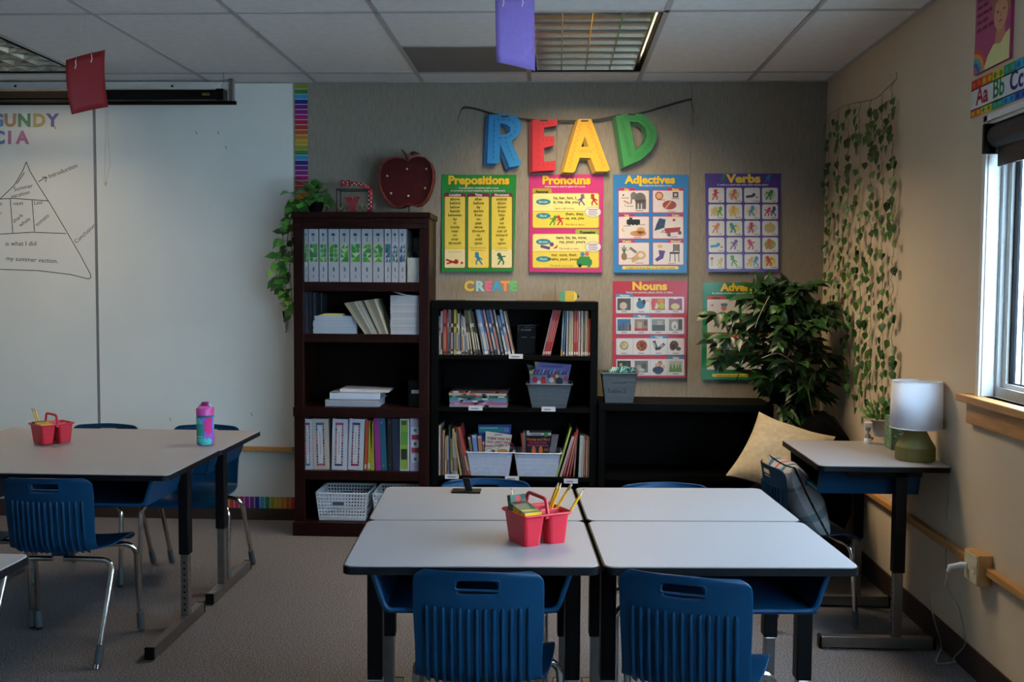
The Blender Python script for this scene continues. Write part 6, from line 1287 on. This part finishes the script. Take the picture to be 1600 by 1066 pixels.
for k in range(5): lab(r_ * 1.02, rad(232 + k * 9), rad(238 + k * 9), gz0 + .004, gz0 + .008, '#d0dcd8')
lab(r_ * 1.02, rad(226), rad(231), gz0 + .004, gz0 + .011, '#d0dcd8'); p.build('printed_panel', VC, t)
MB().lathe([(r_ * .9, 0), (r_ * .95, .004), (r_ * .95, .01)], (bq.x, bq.y, h1 - .001), 24).build('neck_ring', mat('dark_teal_plastic', '#1f6a70', rough=.4), t)
MB().lathe([(r_ * .97, 0), (r_ * .98, (h2 - h1) * .8), (r_ * .8, h2 - h1), (r_ * .4, h2 - h1 + .006)], (bq.x, bq.y, h1 + .008), 24).build('lid', mat('magenta_plastic', '#c04a9a', rough=.4), t)
m = MB(); m.box(bq.x - .014, bq.x + .016, bq.y - .012, bq.y + .012, h2 + .01, h3); m.build('spout_cover', mat('plum_plastic', '#8a2068', rough=.4), t, bevel=.005)
m = MB(); m.tube(arc([(bq.x - .028, bq.y, h2 - .004), (bq.x - .02, bq.y, h2 + .02), (bq.x + .02, bq.y, h2 + .022), (bq.x + .03, bq.y, h2 - .004)], 4, .015), .005, 8); m.build('carry_loop', mat('pale_blue_plastic', '#8fb5d8', rough=.4), t)
# small black stand at the far edge of the rear left desk
o = cl(-.40, DD - .075); y_ = o[1]; x_ = at(730, 760, y_).x
m = MB(); m.box(x_ - .05, x_ + .045, y_ - .03, y_ + .03, TZ, TZ + .005); m.add([], [], '#000000'); m.hexa([(x_ - .005, y_ - .004, TZ + .004), (x_ + .018, y_ - .004, TZ + .004), (x_ + .018, y_ + .004, TZ + .004), (x_ - .005, y_ + .004, TZ + .004), (x_ - .016, y_ + .0, TZ + .045), (x_ + .006, y_ + .0, TZ + .045), (x_ + .006, y_ + .008, TZ + .045), (x_ - .016, y_ + .008, TZ + .045)])
tag(m.build('bookend', BLKP), 'small black metal bookend stand on the rear left desk of the middle cluster', 'bookend')
# right desk: lamp, tissue box, hourglass, potted plant, card
LP = atz(1440, 719, TR); r_ = 29 / FPX * LP.y; zc = lambda py: at(1440, py, LP.y).z
LP.x = min(LP.x, WX - .1)
t = thing('table_lamp', 'table lamp with olive ribbed base and pale drum shade on the right desk', 'lamp', (LP.x, LP.y, TR))
zz1, zz2 = zc(697) - TR, zc(671) - TR
m = MB(); m.lathe([(r_ * .96, 0), (r_, .006), (r_ * 1.0, zz1 * .96)], LP, 96, flute=.045, nf=32); m.lathe([(r_ * .99, zz1 * .96), (r_ * .97, zz1 + .004), (r_ * .78, zz1 + .026), (r_ * .42, zz2 + .01), (r_ * .4, zz2 + .03)], LP, 32)
m.build('base', mat('olive_ceramic', '#6a6430', rough=.5, noise=(40, .05)), t)
s1, s2, rs = zc(668) - TR, zc(596) - TR, 37 / FPX * LP.y
m = MB(); m.lathe([(rs * 1.04, s1), (rs, s2)], LP, 40)
m.s = [True] * len(m.s); m.f = [f for f in m.f if len(f) == 4]; m.c = m.c[:len(m.f)]; m.s = m.s[:len(m.f)]
SHD = bpy.data.materials.new('white_lampshade_fabric'); SHD.use_nodes = True; nt = SHD.node_tree; nt.nodes.clear()
out = nt.nodes.new('ShaderNodeOutputMaterial'); df = nt.nodes.new('ShaderNodeBsdfDiffuse'); tl = nt.nodes.new('ShaderNodeBsdfTranslucent'); mx = nt.nodes.new('ShaderNodeMixShader'); nz = nt.nodes.new('ShaderNodeTexNoise'); nz.inputs['Scale'].default_value = 200; bm_ = nt.nodes.new('ShaderNodeBump'); bm_.inputs['Strength'].default_value = .2
df.inputs[0].default_value = hx('#eceef6'); tl.inputs[0].default_value = hx('#eef0fa'); mx.inputs[0].default_value = .28
nt.links.new(nz.outputs[0], bm_.inputs['Height']); nt.links.new(bm_.outputs[0], df.inputs['Normal']); nt.links.new(df.outputs[0], mx.inputs[1]); nt.links.new(tl.outputs[0], mx.inputs[2]); nt.links.new(mx.outputs[0], out.inputs[0])
sh = m.build('lamp_shade', SHD, t, solid=.002)
g = MB(); P = [LP + V((rs * math.cos(a), rs * math.sin(a), s2)) for a in [i * .1571 for i in range(42)]]; g.tube(P, .0022, 5); P = [LP + V((rs * 1.04 * math.cos(a), rs * 1.04 * math.sin(a), s1)) for a in [i * .1571 for i in range(42)]]; g.tube(P, .0022, 5); g.build('shade_rim', WHTP, sh)
g = MB(); g.lathe([(.014, zz2 + .028), (.014, zz2 + .06)], LP, 14); [g.tube([LP + V((0, 0, s1 + .06)), LP + V((rs * math.cos(a), rs * math.sin(a), s1 + .06))], .0015, 5) for a in (0, 2.1, 4.2)]; g.build('socket', STEEL, t)
MB().sphere(LP + V((0, 0, zz2 + .1)), (.028, .028, .04)).build('bulb', mat('unlit_bulb', '#d0cfca', rough=.3), t)
g = MB(); g.tube([LP + V((-.012, -.03, zz2 + .055)), LP + V((-.012, -.032, zz2 + .012))], .0012, 5); g.build('pull_chain', WHTP, t)
a, b, c_ = atz(1376, 694, TR), atz(1392, 703.5, TR), atz(1415, 703, TR); zt_ = at(1392, 653, b.y).z
b2 = b; e1 = V((a - b).xy).to_3d().normalized(); e2 = V((-e1.y, e1.x, 0)) * -1
if e2.x < 0: e2 = -e2
S_ = .105; t = thing('tissue_box', 'square green leaf-patterned tissue box beside the lamp', 'tissue box', (b + e1 * S_ / 2 + e2 * S_ / 2))
m = MB(); m.obox((b.x, b.y, TR), e2 * S_, e1 * S_, (0, 0, zt_ - TR), '#5f7f64'); rr = random.Random(6)
for ax, nrm in ((e2, -e1), (e1, -e2)):
    for k in range(26):
        u, w_ = rr.uniform(.012, S_ - .012), rr.uniform(.012, zt_ - TR - .015); an = rr.uniform(0, 3.14); L = rr.uniform(.01, .024)
        q = V((b.x, b.y, TR)) + ax * u + V((0, 0, w_)) + nrm * (.0004 + .0001 * (k % 4)); du = ax * math.cos(an) + V((0, 0, math.sin(an))); dv = ax * -math.sin(an) + V((0, 0, math.cos(an)))
        pts = [q + du * (L / 2 * math.cos(s_)) + dv * (L / 5 * math.sin(s_)) for s_ in [i * .785 for i in range(8)]]; pts = [V((p.x, p.y, min(max(p.z, TR + .002), zt_ - .002))) for p in pts]; m.add(pts, [tuple(range(8))], rr.choice(['#3f5f4a', '#8fa894', '#46684f', '#a3b5a8', '#4a6a54']))
m.build('carton', VC, t)
m = MB(); q = V((b.x, b.y, zt_)) + e2 * S_ * .5 + e1 * S_ * .5
def fn(i, j):
    an = i * .7854; f = j / 4; r2 = .028 * (1 - f * .5) * (1 + .35 * math.sin(3 * an + j)); return q + V((r2 * math.cos(an), r2 * math.sin(an), .045 * f * (1 + .2 * math.sin(2 * an))))
m.grid(fn, 8, 5, '#d8d4cc', closed=True); m.build('tissue', VCM, t)
hq = atz(1356, 693, TR); hz = at(1356, 660, hq.y).z - TR; t = thing('sand_timer', 'small white hourglass sand timer standing on the right desk', 'sand timer', hq)
m = MB(); m.lathe([(.017, 0), (.017, .018), (.012, .022)], hq, 16); m.build('end_cap', WHTP, t); m = MB(); m.lathe([(.012, hz - .02), (.017, hz - .016), (.017, hz)], hq, 16); m.build('end_cap', WHTP, t)
m = MB(); m.lathe([(.012, .02), (.012, hz * .36), (.003, hz * .5), (.012, hz * .66), (.012, hz - .018)], hq, 16); m.build('glass_bulb', mat('timer_glass', '#c9cdd0', rough=.1, trans=.7), t)
for s_ in (-1, 1): MB().tube([hq + V((s_ * .013, .008, .015)), hq + V((s_ * .013, .008, hz - .014))], .0016, 5).build('post', WHTP, t)
for z_ in (.02, hz - .006): MB().sphere(hq + V((.02, .01, z_)), .007).build('red_bead', mat('red_bead', '#b02030', rough=.4), t)
pq = atz(1378, 683, TR) + V((0, .03, 0)); t = thing('potted_plant', 'small leafy plant in a white pot behind the tissue box', 'plant', pq)
m = MB(); m.lathe([(.03, 0), (.038, .07), (.041, .07), (.041, .078), (.036, .078), (.034, .06), (.005, .058)], pq, 20); m.build('pot', mat('white_ceramic', '#c2bfc0', rough=.4), t)
lf = MB(); st = MB(); rr = random.Random(17)
for k in range(46):
    an, el = rr.uniform(0, 6.28), rr.uniform(.15, 1.3); d = V((math.cos(an) * math.cos(el), math.sin(an) * math.cos(el), math.sin(el))); L = rr.uniform(.05, .1); o = pq + V((0, 0, .06)); e = o + d * L
    st.tube([o, e], .0012, 4, '#5a7a3a'); lf.leaf(e - d * .02, d + V((0, 0, .2)), (0, -.6, 1), rr.uniform(.03, .045), rr.uniform(.016, .024), rr.choice(['#5a8a4a', '#4a7a3f', '#6f9a58', '#3f6a38', '#86aa6a']), .3)
st.build('stem', VC, t); lf.build('foliage', LEAF, t)
q = atz(1420, 706, TR) + V((0, .035, 0)); m = MB(); m.obox(q, (.06, 0, 0), (0, .002, 0), (.03, .03, .13), '#c9c2b5')
for k in range(3): m.obox(q + V((.024 + k * .004, .0215 + k * .002 - .013 - .004, .055 + k * .02)), (.03, 0, 0), (0, .0004, 0), (.002, .002, .006), '#b08a8a')
m.v = [p for p in m.v]; tag(m.build('paper_card', VCM), 'small cream paper card leaning behind the lamp base', 'card')
# plaid cushion on the right chair
def plaid(i, j):
    return '#4a6a78' if i in (3, 4, 12, 13) else '#b5484f' if i == 8 and j > 14 else '#77898f' if j in (5, 6, 14) else '#a3a5aa'
ca = rad(-83); fwd = V((-math.sin(ca), math.cos(ca), 0)); rgt = V((math.cos(ca), math.sin(ca), 0)); tl_ = (V((0, 0, 1)) * .88 - fwd * .47).normalized()
cushion('plaid_cushion', V((.885, 4.21, 0)) + fwd * .135 + V((0, 0, .515)), rgt, tl_, rgt.cross(tl_), .16, .165, .07, mat('plaid_fabric', vc=True, rough=.9, bump=(200, .4, .003), spec=.1), 'white and grey plaid cushion leaning on the right chair back', cf=plaid)
